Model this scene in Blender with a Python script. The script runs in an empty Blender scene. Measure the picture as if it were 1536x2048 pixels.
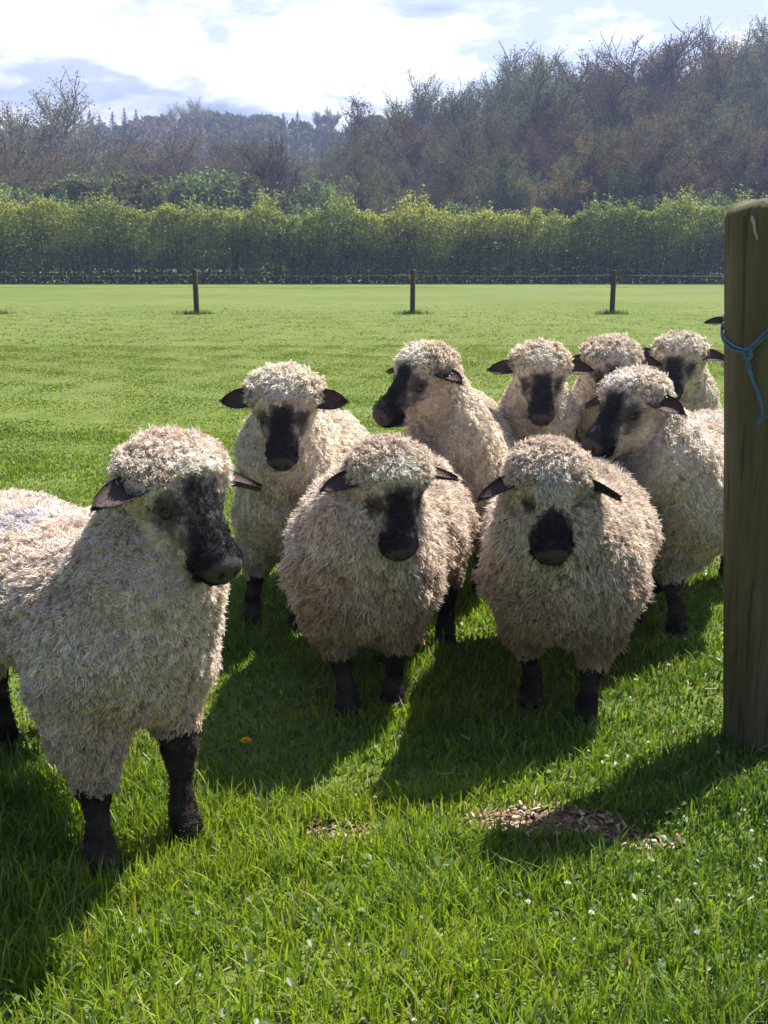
import bpy, math, random
import numpy as np
from mathutils import Vector, Matrix

# ------------------------------------------------------------------ camera, sky, sun, exposure
S = bpy.context.scene
C = S.collection
R = math.radians
CAM_H = 1.35
cam_d = bpy.data.cameras.new("camera"); cam = bpy.data.objects.new("camera", cam_d); C.objects.link(cam)
cam.location = (0, 0, CAM_H); cam.rotation_euler = (R(90 - 13.17), 0, 0)
cam_d.sensor_fit = 'VERTICAL'; cam_d.sensor_height = 24.0; cam_d.lens = 24.0 * 2196 / 2048
cam_d.clip_start = 0.05; cam_d.clip_end = 3000
cam_d.dof.use_dof = False
S.camera = cam
SUN_EL, SUN_AZ = 57.0, 46.0           # azimuth clockwise from the view direction
sdir = Vector((math.sin(R(SUN_AZ)) * math.cos(R(SUN_EL)), math.cos(R(SUN_AZ)) * math.cos(R(SUN_EL)), math.sin(R(SUN_EL))))
sun_d = bpy.data.lights.new("sun", 'SUN'); sun = bpy.data.objects.new("sun", sun_d); C.objects.link(sun)
sun_d.energy = 5.0; sun_d.angle = R(0.53); sun_d.color = (1.0, 0.95, 0.87)
sun.rotation_euler = sdir.to_track_quat('Z', 'Y').to_euler()
S.view_settings.view_transform = 'Standard'; S.view_settings.look = 'None'
S.view_settings.gamma = 1.0; S.view_settings.exposure = 1.22
S.render.engine = 'CYCLES'
S.cycles.use_denoising = True
S.cycles.max_bounces = 8; S.cycles.diffuse_bounces = 3; S.cycles.transmission_bounces = 4
S.cycles.transparent_max_bounces = 8; S.cycles.volume_bounces = 0
S.cycles.sample_clamp_indirect = 4.0

W = bpy.data.worlds.new("World"); S.world = W; W.use_nodes = True
nt = W.node_tree; nt.nodes.clear()
def N(t, tp, **kw):
    n = t.nodes.new(tp)
    for k, v in kw.items(): setattr(n, k, v)
    return n
def L(t, a, b): t.links.new(a, b)
def mathn(t, op, a, b=None, clamp=False):
    n = N(t, 'ShaderNodeMath', operation=op, use_clamp=clamp)
    for i, v in enumerate((a, b)):
        if v is None: continue
        if isinstance(v, (int, float)): n.inputs[i].default_value = v
        else: L(t, v, n.inputs[i])
    return n.outputs[0]
def mixc(t, fac, a, b, blend='MIX'):
    n = N(t, 'ShaderNodeMix', data_type='RGBA', blend_type=blend)
    for i, v in ((0, fac), (6, a), (7, b)):
        if isinstance(v, (int, float)): n.inputs[i].default_value = v
        elif isinstance(v, tuple): n.inputs[i].default_value = (*v, 1) if len(v) == 3 else v
        else: L(t, v, n.inputs[i])
    return n.outputs[2]
def ramp(t, fac, stops):
    n = N(t, 'ShaderNodeValToRGB'); L(t, fac, n.inputs[0]); e = n.color_ramp.elements
    while len(e) < len(stops): e.new(0.5)
    for q, (p, c) in zip(e, stops):
        q.position = p; q.color = (*c, 1) if isinstance(c, tuple) else (c, c, c, 1)
    return n.outputs[0]
def noise(t, vec, scale, detail=4, rough=0.55, dist=0.0):
    n = N(t, 'ShaderNodeTexNoise'); n.inputs['Scale'].default_value = scale; n.inputs['Detail'].default_value = detail
    n.inputs['Roughness'].default_value = rough; n.inputs['Distortion'].default_value = dist
    if vec is not None: L(t, vec, n.inputs['Vector'])
    return n.outputs[0]

sky = N(nt, 'ShaderNodeTexSky', sky_type='NISHITA', sun_disc=False)
sky.sun_elevation = R(SUN_EL); sky.sun_rotation = R(SUN_AZ); sky.air_density = 1.2; sky.dust_density = 2.0
tc = N(nt, 'ShaderNodeTexCoord'); sep = N(nt, 'ShaderNodeSeparateXYZ'); L(nt, tc.outputs['Generated'], sep.inputs[0])
zz = mathn(nt, 'ADD', mathn(nt, 'MAXIMUM', sep.outputs[2], 0.0), 0.16)
cmb = N(nt, 'ShaderNodeCombineXYZ'); L(nt, mathn(nt, 'DIVIDE', sep.outputs[0], zz), cmb.inputs[0]); L(nt, mathn(nt, 'DIVIDE', sep.outputs[1], zz), cmb.inputs[1])
cmb.inputs[2].default_value = 3.7
cn = noise(nt, cmb.outputs[0], 1.35, 7, 0.55, 0.25)
cloud = ramp(nt, cn, [(0.30, 0.0), (0.42, 1.0)])
thick = ramp(nt, noise(nt, cmb.outputs[0], 2.3, 7, 0.58, 0.2), [(0.44, 0.0), (0.545, 1.0)])
# clouds glow towards the sun, as real backlit cloud does
vd = N(nt, 'ShaderNodeVectorMath', operation='DOT_PRODUCT'); L(nt, tc.outputs['Generated'], vd.inputs[0]); vd.inputs[1].default_value = sdir
glow = mathn(nt, 'POWER', mathn(nt, 'MAXIMUM', mathn(nt, 'MULTIPLY_ADD', vd.outputs['Value'], 0.5), 0.0), 1.0)
nt.nodes[-1].inputs  # keep
ma = N(nt, 'ShaderNodeMapRange'); L(nt, vd.outputs['Value'], ma.inputs[0])
ma.inputs[1].default_value = 0.0; ma.inputs[2].default_value = 0.46; ma.inputs[3].default_value = 0.2; ma.inputs[4].default_value = 6.6
white = mixc(nt, thick, (1.0, 1.0, 1.0), (0.52, 0.60, 0.78))
cl = N(nt, 'ShaderNodeVectorMath', operation='SCALE'); L(nt, white, cl.inputs[0]); L(nt, ma.outputs[0], cl.inputs['Scale'])
blue = mixc(nt, 0.8, sky.outputs[0], (0.8, 1.15, 2.1))
up_ = N(nt, 'ShaderNodeMapRange', interpolation_type='SMOOTHSTEP'); L(nt, sep.outputs[2], up_.inputs[0])
up_.inputs[1].default_value = 0.20; up_.inputs[2].default_value = 0.42; up_.inputs[3].default_value = 1.0; up_.inputs[4].default_value = 0.08   # broken cloud low down, clearer overhead
col = mixc(nt, mathn(nt, 'MULTIPLY', cloud, up_.outputs[0]), blue, cl.outputs[0])
bg = N(nt, 'ShaderNodeBackground'); bg.inputs[1].default_value = 0.1; L(nt, col, bg.inputs[0])
wo = N(nt, 'ShaderNodeOutputWorld'); L(nt, bg.outputs[0], wo.inputs[0])

# ------------------------------------------------------------------ helpers
def tag(o, label=None, cat=None, group=None, kind=None):
    if label: o['label'] = label
    if cat: o['category'] = cat
    if group: o['group'] = group
    if kind: o['kind'] = kind
    return o
def empty(name, loc=(0, 0, 0), rz=0.0):
    o = bpy.data.objects.new(name, None); o.empty_display_size = 0.1
    o.location = loc; o.rotation_euler = (0, 0, rz); C.objects.link(o); return o
def np_mesh(name, V, F, mat, parent=None, col=None, smooth=False):
    """V (n,3); F (m,3|4) int array, or a list of such arrays; col (n,3) linear."""
    if not isinstance(F, list): F = [F]
    F = [f for f in F if len(f)]
    me = bpy.data.meshes.new(name)
    me.vertices.add(len(V)); me.vertices.foreach_set('co', np.asarray(V, np.float32).ravel())
    lv = np.concatenate([f.ravel() for f in F]).astype(np.int32)
    lt = np.concatenate([np.full(len(f), f.shape[1], np.int32) for f in F])
    ls = np.concatenate([[0], np.cumsum(lt)[:-1]]).astype(np.int32)
    me.loops.add(len(lv)); me.loops.foreach_set('vertex_index', lv)
    me.polygons.add(len(lt)); me.polygons.foreach_set('loop_start', ls); me.polygons.foreach_set('loop_total', lt)
    if smooth: me.polygons.foreach_set('use_smooth', np.ones(len(lt), bool))
    me.update(calc_edges=True)
    if col is not None:
        a = me.color_attributes.new('Col', 'FLOAT_COLOR', 'POINT')
        c4 = np.ones((len(V), 4), np.float32); c4[:, :3] = col
        a.data.foreach_set('color', c4.ravel())
    if mat: me.materials.append(mat)
    o = bpy.data.objects.new(name, me); C.objects.link(o)
    if parent: o.parent = parent
    return o
class Geo:
    def __init__(s): s.V = []; s.F = {3: [], 4: []}; s.K = []; s.n = 0
    def add(s, V, F, col=None):
        V = np.asarray(V, float)
        for f in (F if isinstance(F, list) and isinstance(F[0], np.ndarray) else [F]):
            f = np.asarray(f)
            if len(f): s.F[f.shape[1]].append(f + s.n)
        s.V.append(V); s.n += len(V)
        s.K.append(np.broadcast_to(np.array(col if col is not None else (1, 1, 1), float), (len(V), 3)))
    def build(s, name, mat, parent=None, smooth=False):
        return np_mesh(name, np.concatenate(s.V), [np.concatenate(f) for f in s.F.values() if f], mat, parent, np.concatenate(s.K), smooth)
def unit(a): return a / np.maximum(np.linalg.norm(a, axis=-1, keepdims=True), 1e-9)
def tubes(P, Rr, k=3):
    """P (n,m,3) polylines, Rr (n,m) radii -> V, F(quads)"""
    n, m, _ = P.shape
    T = unit(np.gradient(P, axis=1))
    ref = np.where(np.abs(T[:, :1, 2:3]) > 0.9, np.array([1., 0, 0]), np.array([0, 0, 1.]))
    A = unit(np.cross(T, np.broadcast_to(ref, T.shape))); B = np.cross(T, A)
    th = np.arange(k) * 2 * np.pi / k
    V = P[:, :, None] + Rr[:, :, None, None] * (A[:, :, None] * np.cos(th)[None, None, :, None] + B[:, :, None] * np.sin(th)[None, None, :, None])
    V = V.reshape(-1, 3)
    i = np.arange(n)[:, None, None] * m * k; j = np.arange(m - 1)[None, :, None] * k; q = np.arange(k)[None, None, :]
    a = i + j + q; b = i + j + (q + 1) % k
    F = np.stack([a, b, b + k, a + k], -1).reshape(-1, 4)
    return V, F
def tube(pts, rad, k=8, cap=True):
    P = np.array(pts, float)[None]; Rr = np.broadcast_to(np.array(rad, float), (1, P.shape[1]))
    V, F = tubes(P, Rr, k); Fs = [F]
    if cap:
        n = len(V)
        V = np.concatenate([V, P[0, :1], P[0, -1:]])
        q = np.arange(k)
        Fs.append(np.stack([(q + 1) % k, q, np.full(k, n)], -1))
        Fs.append(np.stack([n - k + q, n - k + (q + 1) % k, np.full(k, n + 1)], -1))
    return V, Fs
rg = np.random.default_rng(7)
_sw = [(np.random.default_rng(50 + i).normal(size=3), np.random.default_rng(90 + i).uniform(0, 6.28)) for i in range(14)]
def wob(p, scale, seed=0):
    """cheap smooth noise about -1..1 for points (n,3)"""
    s = 0
    for i in range(6):
        w, ph = _sw[(i + seed) % 14]
        s = s + np.sin(p @ (w * scale * (0.7 + 0.25 * i)) + ph + seed * 1.7)
    return s / 3.2

# ------------------------------------------------------------------ materials
def mat_new(name):
    m = bpy.data.materials.new(name); m.use_nodes = True; t = m.node_tree; t.nodes.clear()
    o = N(t, 'ShaderNodeOutputMaterial'); return m, t, o
def leafy(name, trans=0.4, rough=0.6, tint=(1, 1, 1), var=0.12, spec=0.3, tcol=(1.15, 1.25, 0.6)):
    m, t, o = mat_new(name)
    a = N(t, 'ShaderNodeAttribute', attribute_name='Col')
    c = mixc(t, 1.0, a.outputs[0], tint, 'MULTIPLY')
    oi = N(t, 'ShaderNodeObjectInfo')
    hs = N(t, 'ShaderNodeHueSaturation'); L(t, c, hs.inputs['Color'])
    L(t, mathn(t, 'ADD', mathn(t, 'MULTIPLY', oi.outputs['Random'], var * 0.35), 0.5 - var * 0.175), hs.inputs['Hue'])
    L(t, mathn(t, 'ADD', mathn(t, 'MULTIPLY', oi.outputs['Random'], var * 3), 1 - var * 1.5), hs.inputs['Value'])
    p = N(t, 'ShaderNodeBsdfPrincipled'); L(t, hs.outputs[0], p.inputs['Base Color']); p.inputs['Roughness'].default_value = rough
    p.inputs['Specular IOR Level'].default_value = spec
    tr = N(t, 'ShaderNodeBsdfTranslucent'); L(t, mixc(t, 1.0, hs.outputs[0], tcol, 'MULTIPLY'), tr.inputs[0])
    mx = N(t, 'ShaderNodeMixShader'); mx.inputs[0].default_value = trans
    L(t, p.outputs[0], mx.inputs[1]); L(t, tr.outputs[0], mx.inputs[2]); L(t, mx.outputs[0], o.inputs[0])
    return m
M_grass = leafy('grass_blades', 0.45, 0.42, spec=0.4, var=0.0)
M_leaf = leafy('hedge_leaves', 0.42, 0.5, var=0.0)
M_twig = leafy('tree_twigs', 0.25, 0.8, spec=0.1, var=0.25, tcol=(1, 1, 0.8))
M_bark = leafy('tree_bark', 0.0, 0.9, spec=0.1, var=0.2)
M_wool = leafy('wool_strands', 0.24, 0.9, spec=0.08, var=0.05, tcol=(1.1, 1.04, 0.95))
M_flower = leafy('flower_petals', 0.3, 0.6, var=0.1, tcol=(1, 1, 1))
M_litter = leafy('dry_litter', 0.1, 0.85, spec=0.1, var=0.0, tcol=(1, 1, 1))

def body_mat():
    m, t, o = mat_new('sheep_skin')
    a = N(t, 'ShaderNodeAttribute', attribute_name='Col')
    tc = N(t, 'ShaderNodeTexCoord')
    n1 = noise(t, tc.outputs['Object'], 90, 4, 0.6)
    c = mixc(t, 0.5, a.outputs[0], ramp(t, n1, [(0.3, 0.55), (0.7, 1.0)]), 'MULTIPLY')
    p = N(t, 'ShaderNodeBsdfPrincipled'); L(t, c, p.inputs['Base Color']); p.inputs['Roughness'].default_value = 0.75
    p.inputs['Specular IOR Level'].default_value = 0.25
    b = N(t, 'ShaderNodeBump'); b.inputs['Strength'].default_value = 0.5; b.inputs['Distance'].default_value = 0.004
    L(t, noise(t, tc.outputs['Object'], 160, 3, 0.6), b.inputs['Height']); L(t, b.outputs[0], p.inputs['Normal'])
    L(t, p.outputs[0], o.inputs[0]); return m
M_skin = body_mat()
def eye_mat():
    m, t, o = mat_new('sheep_eye')
    p = N(t, 'ShaderNodeBsdfPrincipled'); p.inputs['Base Color'].default_value = (0.030, 0.018, 0.008, 1); p.inputs['Roughness'].default_value = 0.06
    L(t, p.outputs[0], o.inputs[0]); return m
M_eye = eye_mat()

def ground_mat():
    m, t, o = mat_new('meadow_ground')
    g = N(t, 'ShaderNodeNewGeometry'); pos = g.outputs['Position']
    big = noise(t, pos, 0.12, 5, 0.6); mid = noise(t, pos, 1.3, 5, 0.65); fine = noise(t, pos, 14, 4, 0.7)
    c1 = ramp(t, mid, [(0.30, (0.082, 0.118, 0.020)), (0.5, (0.112, 0.152, 0.029)), (0.72, (0.150, 0.184, 0.042))])
    c2 = mixc(t, ramp(t, big, [(0.35, 0.0), (0.65, 0.9)]), c1, (0.155, 0.195, 0.056))
    c3 = mixc(t, 0.5, c2, ramp(t, fine, [(0.3, 0.45), (0.7, 1.15)]), 'MULTIPLY')
    at = N(t, 'ShaderNodeAttribute', attribute_name='Col')   # r: bare dry earth, g: woodland floor
    sp = N(t, 'ShaderNodeSeparateColor'); L(t, at.outputs[0], sp.inputs[0])
    dirt_shade = ramp(t, fine, [(0.3, (0.09, 0.055, 0.035)), (0.7, (0.30, 0.20, 0.13))])
    c4 = mixc(t, sp.outputs[0], c3, dirt_shade)
    floor = ramp(t, mid, [(0.3, (0.035, 0.035, 0.02)), (0.7, (0.07, 0.065, 0.035))])
    c5 = mixc(t, sp.outputs[1], c4, floor)
    p = N(t, 'ShaderNodeBsdfPrincipled'); L(t, c5, p.inputs['Base Color']); p.inputs['Roughness'].default_value = 0.9
    p.inputs['Specular IOR Level'].default_value = 0.1
    b = N(t, 'ShaderNodeBump'); b.inputs['Strength'].default_value = 0.8; b.inputs['Distance'].default_value = 0.03
    L(t, noise(t, pos, 9, 6, 0.7), b.inputs['Height']); L(t, b.outputs[0], p.inputs['Normal'])
    L(t, p.outputs[0], o.inputs[0]); return m
M_ground = ground_mat()

def sst(a, b, x):
    t = np.clip((x - a) / (b - a), 0, 1); return t * t * (3 - 2 * t)
PATCH = [(0.40, 2.44, 0.17, 0.065), (-0.11, 2.40, 0.08, 0.04), (0.60, 2.37, 0.09, 0.030)]
def gz(x, y):
    """ground height"""
    x = np.asarray(x, float); y = np.asarray(y, float)
    near = 1 - sst(4, 8.5, np.hypot(x, y))
    z = near * (0.012 * np.sin(2.1 * x + 1.3 * y) + 0.009 * np.sin(4.7 * x - 3.1 * y + 1) + 0.006 * np.sin(9 * x + 7 * y))
    z = z + 9.5 * sst(72, 150, y) * sst(-18, 42, x)
    z = z + 33.0 * sst(165, 285, y) * (0.75 + 0.25 * np.sin(x * 0.02 + 1.0)) * (1 - 0.55 * sst(-18, 42, x))
    for px, py, rx, ry in PATCH:
        z = z - 0.02 * np.exp(-(((x - px) / rx) ** 2 + ((y - py) / ry) ** 2))
    return z
def build_ground():
    u = np.linspace(-1, 1, 341); xs = 420 * np.sign(u) * np.abs(u) ** 3.6 + u * 3
    v = np.linspace(0, 1, 420); ys = -30 + 0 * v
    ys = np.concatenate([np.linspace(-40, 1, 18)[:-1], 1 + 7 * np.linspace(0, 1, 180)[:-1], 8 + 560 * np.linspace(0, 1, 170) ** 2.2])
    X, Y = np.meshgrid(xs, ys, indexing='ij'); Z = gz(X, Y)
    V = np.stack([X, Y, Z], -1).reshape(-1, 3)
    nx, ny = X.shape; i, j = np.meshgrid(np.arange(nx - 1), np.arange(ny - 1), indexing='ij')
    a = (i * ny + j).ravel(); F = np.stack([a, a + ny, a + ny + 1, a + 1], -1)
    col = np.zeros((len(V), 3))
    for px, py, rx, ry in PATCH:
        q = ((V[:, 0] - px) / rx) ** 2 + ((V[:, 1] - py) / ry) ** 2 + 0.35 * wob(V, 14, 2)
        col[:, 0] = np.maximum(col[:, 0], 1 - sst(0.7, 1.5, q))
    wood = sst(78, 86, V[:, 1] + 4 * wob(V * [1, 1, 0], 0.08, 1)) * np.maximum(sst(-6, 2, V[:, 0] + (V[:, 1] - 80) * 0.05), sst(122, 135, V[:, 1]))
    col[:, 1] = wood
    o = np_mesh('ground', V, F, M_ground, None, col, True)
    tag(o, 'green sheep pasture running back to the hedge and rising under the woods', 'ground', kind='structure')
build_ground()

# ------------------------------------------------------------------ foreground grass
def patch_q(x, y):
    q = np.full(np.shape(x), 9.0)
    for px, py, rx, ry in PATCH: q = np.minimum(q, ((x - px) / rx) ** 2 + ((y - py) / ry) ** 2)
    return q
def grass_col(P, n, r, far=0.0):
    t = np.clip(0.52 + (0.30 * wob(P, 3.0, 4) + r.normal(0, 0.28, n))[:, None] * (1 - .7 * far), 0, 1)
    c = (1 - t) * np.array([0.060, 0.135, 0.018]) + t * np.array([0.290, 0.375, 0.026])
    k = r.random(n)
    c[k < 0.06] = [0.09, 0.16, 0.075]
    c[(k > 0.06) & (k < 0.10)] = [0.36, 0.31, 0.15]
    c = c * r.uniform(0.78, 1.28, (n, 1)); return c * (1 - far) + np.array([.200, .245, .050]) * far * r.uniform(.88, 1.12, (n, 1))
def build_grass():
    r = np.random.default_rng(11)
    bands = [(1.15, 2.6, 15500, 0.052, 0.0025, 3), (2.6, 4.6, 10500, 0.040, 0.0028, 3), (4.6, 8.5, 5200, 0.028, 0.0045, 2), (8.5, 17, 1900, 0.016, 0.008, 2), (17, 34, 260, 0.014, 0.018, 2)]
    Vs, Fs, Ks, n0 = [], [[], []], [], 0
    for (d0, d1, dens, h0, w0, seg) in bands:
        hw = 0.38 * d1 + 2.3
        n = int((d1 - d0) * 2 * hw * dens)
        x = r.uniform(-hw, hw, n); y = r.uniform(d0, d1, n)
        k = r.random(n) < sst(0.38 * y + 2.3, 0.38 * y + .8, np.abs(x))
        P2 = np.stack([x, y, 0 * x], -1)
        cl = 0.5 + 0.5 * wob(P2, 7.0, 3)
        keep = k & (r.random(n) < ((0.50 + 0.7 * cl) if d0 < 4 else (0.8 + .2 * cl)) * sst(34, 19, y))
        q = patch_q(x, y); keep &= r.random(n) < sst(0.7, 1.6, q + 0.3 * wob(P2, 14, 2)) * 0.94 + 0.06
        x, y, cl, P2, q = x[keep], y[keep], cl[keep], P2[keep], q[keep]; n = len(x)
        tall = 0.50 + 0.6 * np.clip(0.5 + 0.5 * wob(P2, 2.2, 8), 0, 1) + 0.70 * cl * cl
        long_ = sst(2.6, 1.7, y) * 0.35
        H = h0 * tall * r.uniform(0.5, 1.35, n) * (1 + long_) * np.where(q < 1.6, 0.6, 1)
        H[r.random(n) < 0.02] *= 1.6
        wd = w0 * r.uniform(0.6, 1.5, n)
        az = r.uniform(0, 2 * np.pi, n); lean = r.uniform(0.05, 1.0, n) ** 1.4 * H * 0.9
        B = np.stack([x, y, gz(x, y) - 0.004], -1)
        D = np.stack([np.cos(az), np.sin(az), 0 * az], -1)
        fa = az + np.pi / 2 + r.normal(0, 0.7, n); Wv = np.stack([np.cos(fa), np.sin(fa), 0 * fa], -1)
        col = grass_col(P2, n, r, (.88 * sst(2.5, 17, y))[:, None])
        prof = [1.0, 0.85, 0.55] if seg == 3 else [1.0, 0.7]
        vv, kk = [], []
        for s in range(seg):
            t = s / seg
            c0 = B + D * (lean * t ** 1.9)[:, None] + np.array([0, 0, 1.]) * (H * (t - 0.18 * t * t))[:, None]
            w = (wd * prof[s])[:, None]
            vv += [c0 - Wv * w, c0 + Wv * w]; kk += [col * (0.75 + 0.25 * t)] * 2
        vv.append(B + D * lean[:, None] + np.array([0, 0, 1.]) * (H * 0.82)[:, None]); kk.append(col)
        m = 2 * seg + 1
        V = np.stack(vv, 1).reshape(-1, 3); K = np.stack(kk, 1).reshape(-1, 3)
        b = n0 + np.arange(n) * m
        for s in range(seg - 1):
            Fs[0].append(np.stack([b + 2 * s, b + 2 * s + 1, b + 2 * s + 3, b + 2 * s + 2], -1))
        Fs[1].append(np.stack([b + m - 3, b + m - 2, b + m - 1], -1))
        Vs.append(V); Ks.append(K); n0 += len(V)
    # broad clover leaves low in the sward: folded rhombs
    n = 15000
    y = 1.2 + 5.5 * r.random(n) ** 1.4; x = r.uniform(-1, 1, n) * (0.38 * y + 0.7)
    P2 = np.stack([x, y, 0 * x], -1); kp = (r.random(n) < 0.35 + 0.65 * (wob(P2, 3.2, 6) > 0)) & (patch_q(x, y) > 1.2); x, y, P2 = x[kp], y[kp], P2[kp]; n = len(x)
    c0 = np.stack([x, y, gz(x, y) + r.uniform(0.010, 0.042, n)], -1)
    az = r.uniform(0, 2 * np.pi, n); s = r.uniform(0.005, 0.011, n)[:, None]
    D = np.stack([np.cos(az), np.sin(az), r.normal(0, 0.35, n)], -1); E = np.stack([-np.sin(az), np.cos(az), r.normal(0, 0.35, n)], -1)
    up = np.array([0, 0, 1.])
    V = np.stack([c0, c0 + D * s - E * s * 0.8 + up * s * .3, c0 + D * s * 1.9, c0 + D * s + E * s * 0.8 + up * s * .3], 1).reshape(-1, 3)
    col = np.where(r.random((n, 1)) < 0.5, [[0.10, 0.17, 0.05]], [[0.075, 0.15, 0.03]]) * r.uniform(0.7, 1.3, (n, 1))
    b = n0 + np.arange(n) * 4
    Fs[1] += [np.stack([b, b + 1, b + 2], -1), np.stack([b, b + 2, b + 3], -1)]
    Vs.append(V); Ks.append(np.repeat(col, 4, 0)); n0 += len(V)
    # bits of dead pale grass
    n = 1100
    y = 1.2 + 4.5 * r.random(n) ** 1.3; x = r.uniform(-1, 1, n) * (0.38 * y + 0.7)
    c0 = np.stack([x, y, gz(x, y) + r.uniform(0.004, 0.04, n)], -1); az = r.uniform(0, 6.28, n)
    D = np.stack([np.cos(az), np.sin(az), r.normal(0, .3, n)], -1) * r.uniform(0.006, 0.022, n)[:, None]; E = np.stack([-np.sin(az), np.cos(az), r.normal(0, .5, n)], -1) * 0.0016
    V = np.stack([c0 - D - E, c0 + D - E, c0 + D + E, c0 - D + E], 1).reshape(-1, 3)
    col = np.array([[0.30, 0.27, 0.17]]) * r.uniform(0.5, 1.5, (n, 1)); b = n0 + np.arange(n) * 4
    Fs[0].append(np.stack([b, b + 1, b + 2, b + 3], -1)); Vs.append(V); Ks.append(np.repeat(col, 4, 0)); n0 += len(V)
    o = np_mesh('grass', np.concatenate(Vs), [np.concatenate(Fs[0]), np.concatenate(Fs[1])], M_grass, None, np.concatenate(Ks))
    tag(o, 'bright green meadow grass and clover growing around the sheep', 'grass', kind='stuff')
    # dry chips on the worn patches
    g = Geo(); n = 620
    which = r.choice(len(PATCH), n, p=[0.66, 0.20, 0.14]); pc = np.array(PATCH)[which]
    a = r.uniform(0, 6.28, n); rr = np.sqrt(r.random(n)) * 1.25
    x = pc[:, 0] + pc[:, 2] * rr * np.cos(a); y = pc[:, 1] + pc[:, 3] * rr * np.sin(a)
    c0 = np.stack([x, y, gz(x, y) + r.uniform(0.001, 0.014, n)], -1)
    az = r.uniform(0, 6.28, n); s = r.uniform(0.004, 0.014, n)[:, None]
    D = np.stack([np.cos(az), np.sin(az), r.normal(0, .35, n)], -1) * s; E = np.stack([-np.sin(az), np.cos(az), r.normal(0, .5, n)], -1) * s * r.uniform(.2, .5, (n, 1))
    U = np.array([0, 0, 0.0012])
    V = np.stack([c0 - D - E, c0 + D - E, c0 + D + E * .7, c0 - D + E, c0 - D - E - U, c0 + D - E - U, c0 + D + E * .7 - U, c0 - D + E - U], 1).reshape(-1, 3)
    b = np.arange(n) * 8
    F = np.concatenate([np.stack([b + i for i in q], -1) for q in ((0, 1, 2, 3), (7, 6, 5, 4), (0, 4, 5, 1), (1, 5, 6, 2), (2, 6, 7, 3), (3, 7, 4, 0))])
    pal = np.array([[.36, .24, .17], [.24, .15, .10], [.50, .42, .32], [.14, .09, .07], [.34, .20, .14]])
    g.add(V, F, np.repeat(pal[r.integers(0, 5, n)] * r.uniform(.7, 1.3, (n, 1)), 8, 0))
    tag(g.build('dry_litter', M_litter), 'reddish brown dry litter scattered on the worn bare patches', 'litter', kind='stuff')
build_grass()

def flowers():
    r = np.random.default_rng(5)
    g = Geo()
    for i in range(26):                                     # a tight round head of florets
        u = np.array([math.sin(i * 2.4) * math.sqrt(1 - ((i % 13) / 13.0) ** 2), math.cos(i * 2.4) * math.sqrt(1 - ((i % 13) / 13.0) ** 2), (i % 13) / 13.0])
        a = unit(np.cross(u, [0.3, 0.2, 1.0])); p = np.array([0, 0, 0.034])
        g.add([p + u * .001 - a * .0012, p + u * .001 + a * .0012, p + u * .0055 + a * .0010, p + u * .0060 - a * .0008], [[0, 1, 2, 3]], (0.78, 0.72, 0.70))
    head = g.build('petals', M_flower)
    V, F = tube([(0, 0, 0), (0.002, 0, 0.018), (0, 0, 0.035)], [0.0009, 0.0008, 0.0007], 5); g2 = Geo(); g2.add(V, F, (0.1, 0.2, 0.04)); stem = g2.build('stem', M_grass)
    spots = [(0.30, 2.05), (0.42, 2.02), (-0.05, 1.86), (0.62, 2.06), (0.05, 1.66), (-0.62, 1.75), (-0.38, 2.02), (0.9, 2.75), (1.02, 3.2), (0.93, 3.35), (1.15, 3.3), (1.02, 3.0), (0.86, 3.6), (0.8, 3.28)]
    while len(spots) < 30:
        y = 1.45 + 3.6 * r.random() ** 1.3; x = r.uniform(-1, 1) * (0.36 * y + .1)
        spots.append((x, y))
    for i, (x, y) in enumerate(spots):
        if i == 0: root = empty('clover_flower'); h, s = head, stem
        else:
            root = empty('clover_flower'); h = head.copy(); s = stem.copy(); C.objects.link(h); C.objects.link(s)
        h.parent = root; s.parent = root
        root.location = (x, y, float(gz(x, y)) + r.uniform(-.004, .012)); root.rotation_euler = (r.normal(0, .2), r.normal(0, .2), r.uniform(0, 6)); k = r.uniform(.7, 1.15); root.scale = (k, k, k)
        tag(root, 'tiny pale clover flower in the grass', 'flower', 'clover flowers scattered in the grass')
    root = empty('dandelion', (-0.375, 2.77, float(gz(-.375, 2.77))))
    g = Geo()
    for ring, (rad, nn, zt) in enumerate(((0.016, 22, .002), (0.012, 18, .006), (0.007, 12, .009))):
        for i in range(nn):
            a = i * 6.283 / nn + ring; d = np.array([math.cos(a), math.sin(a), 0]); e = np.array([-d[1], d[0], 0]); p = np.array([0, -.004, .062])
            g.add([p - e * .001, p + e * .001, p + d * rad + e * .0017 + [0, 0, zt], p + d * rad - e * .0017 + [0, 0, zt]], [[0, 1, 2, 3]], (0.80, 0.42, 0.01))
    g.build('petals', M_flower, root)
    V, F = tube([(0, 0, 0), (0.003, 0, 0.03), (0, -.004, 0.062)], [0.002, 0.0018, 0.0016], 6); g = Geo(); g.add(V, F, (0.16, 0.2, 0.06)); g.build('stem', M_grass, root)
    tag(root, 'single orange-yellow dandelion in the shade right of the nearest sheep', 'flower')
flowers()

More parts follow.
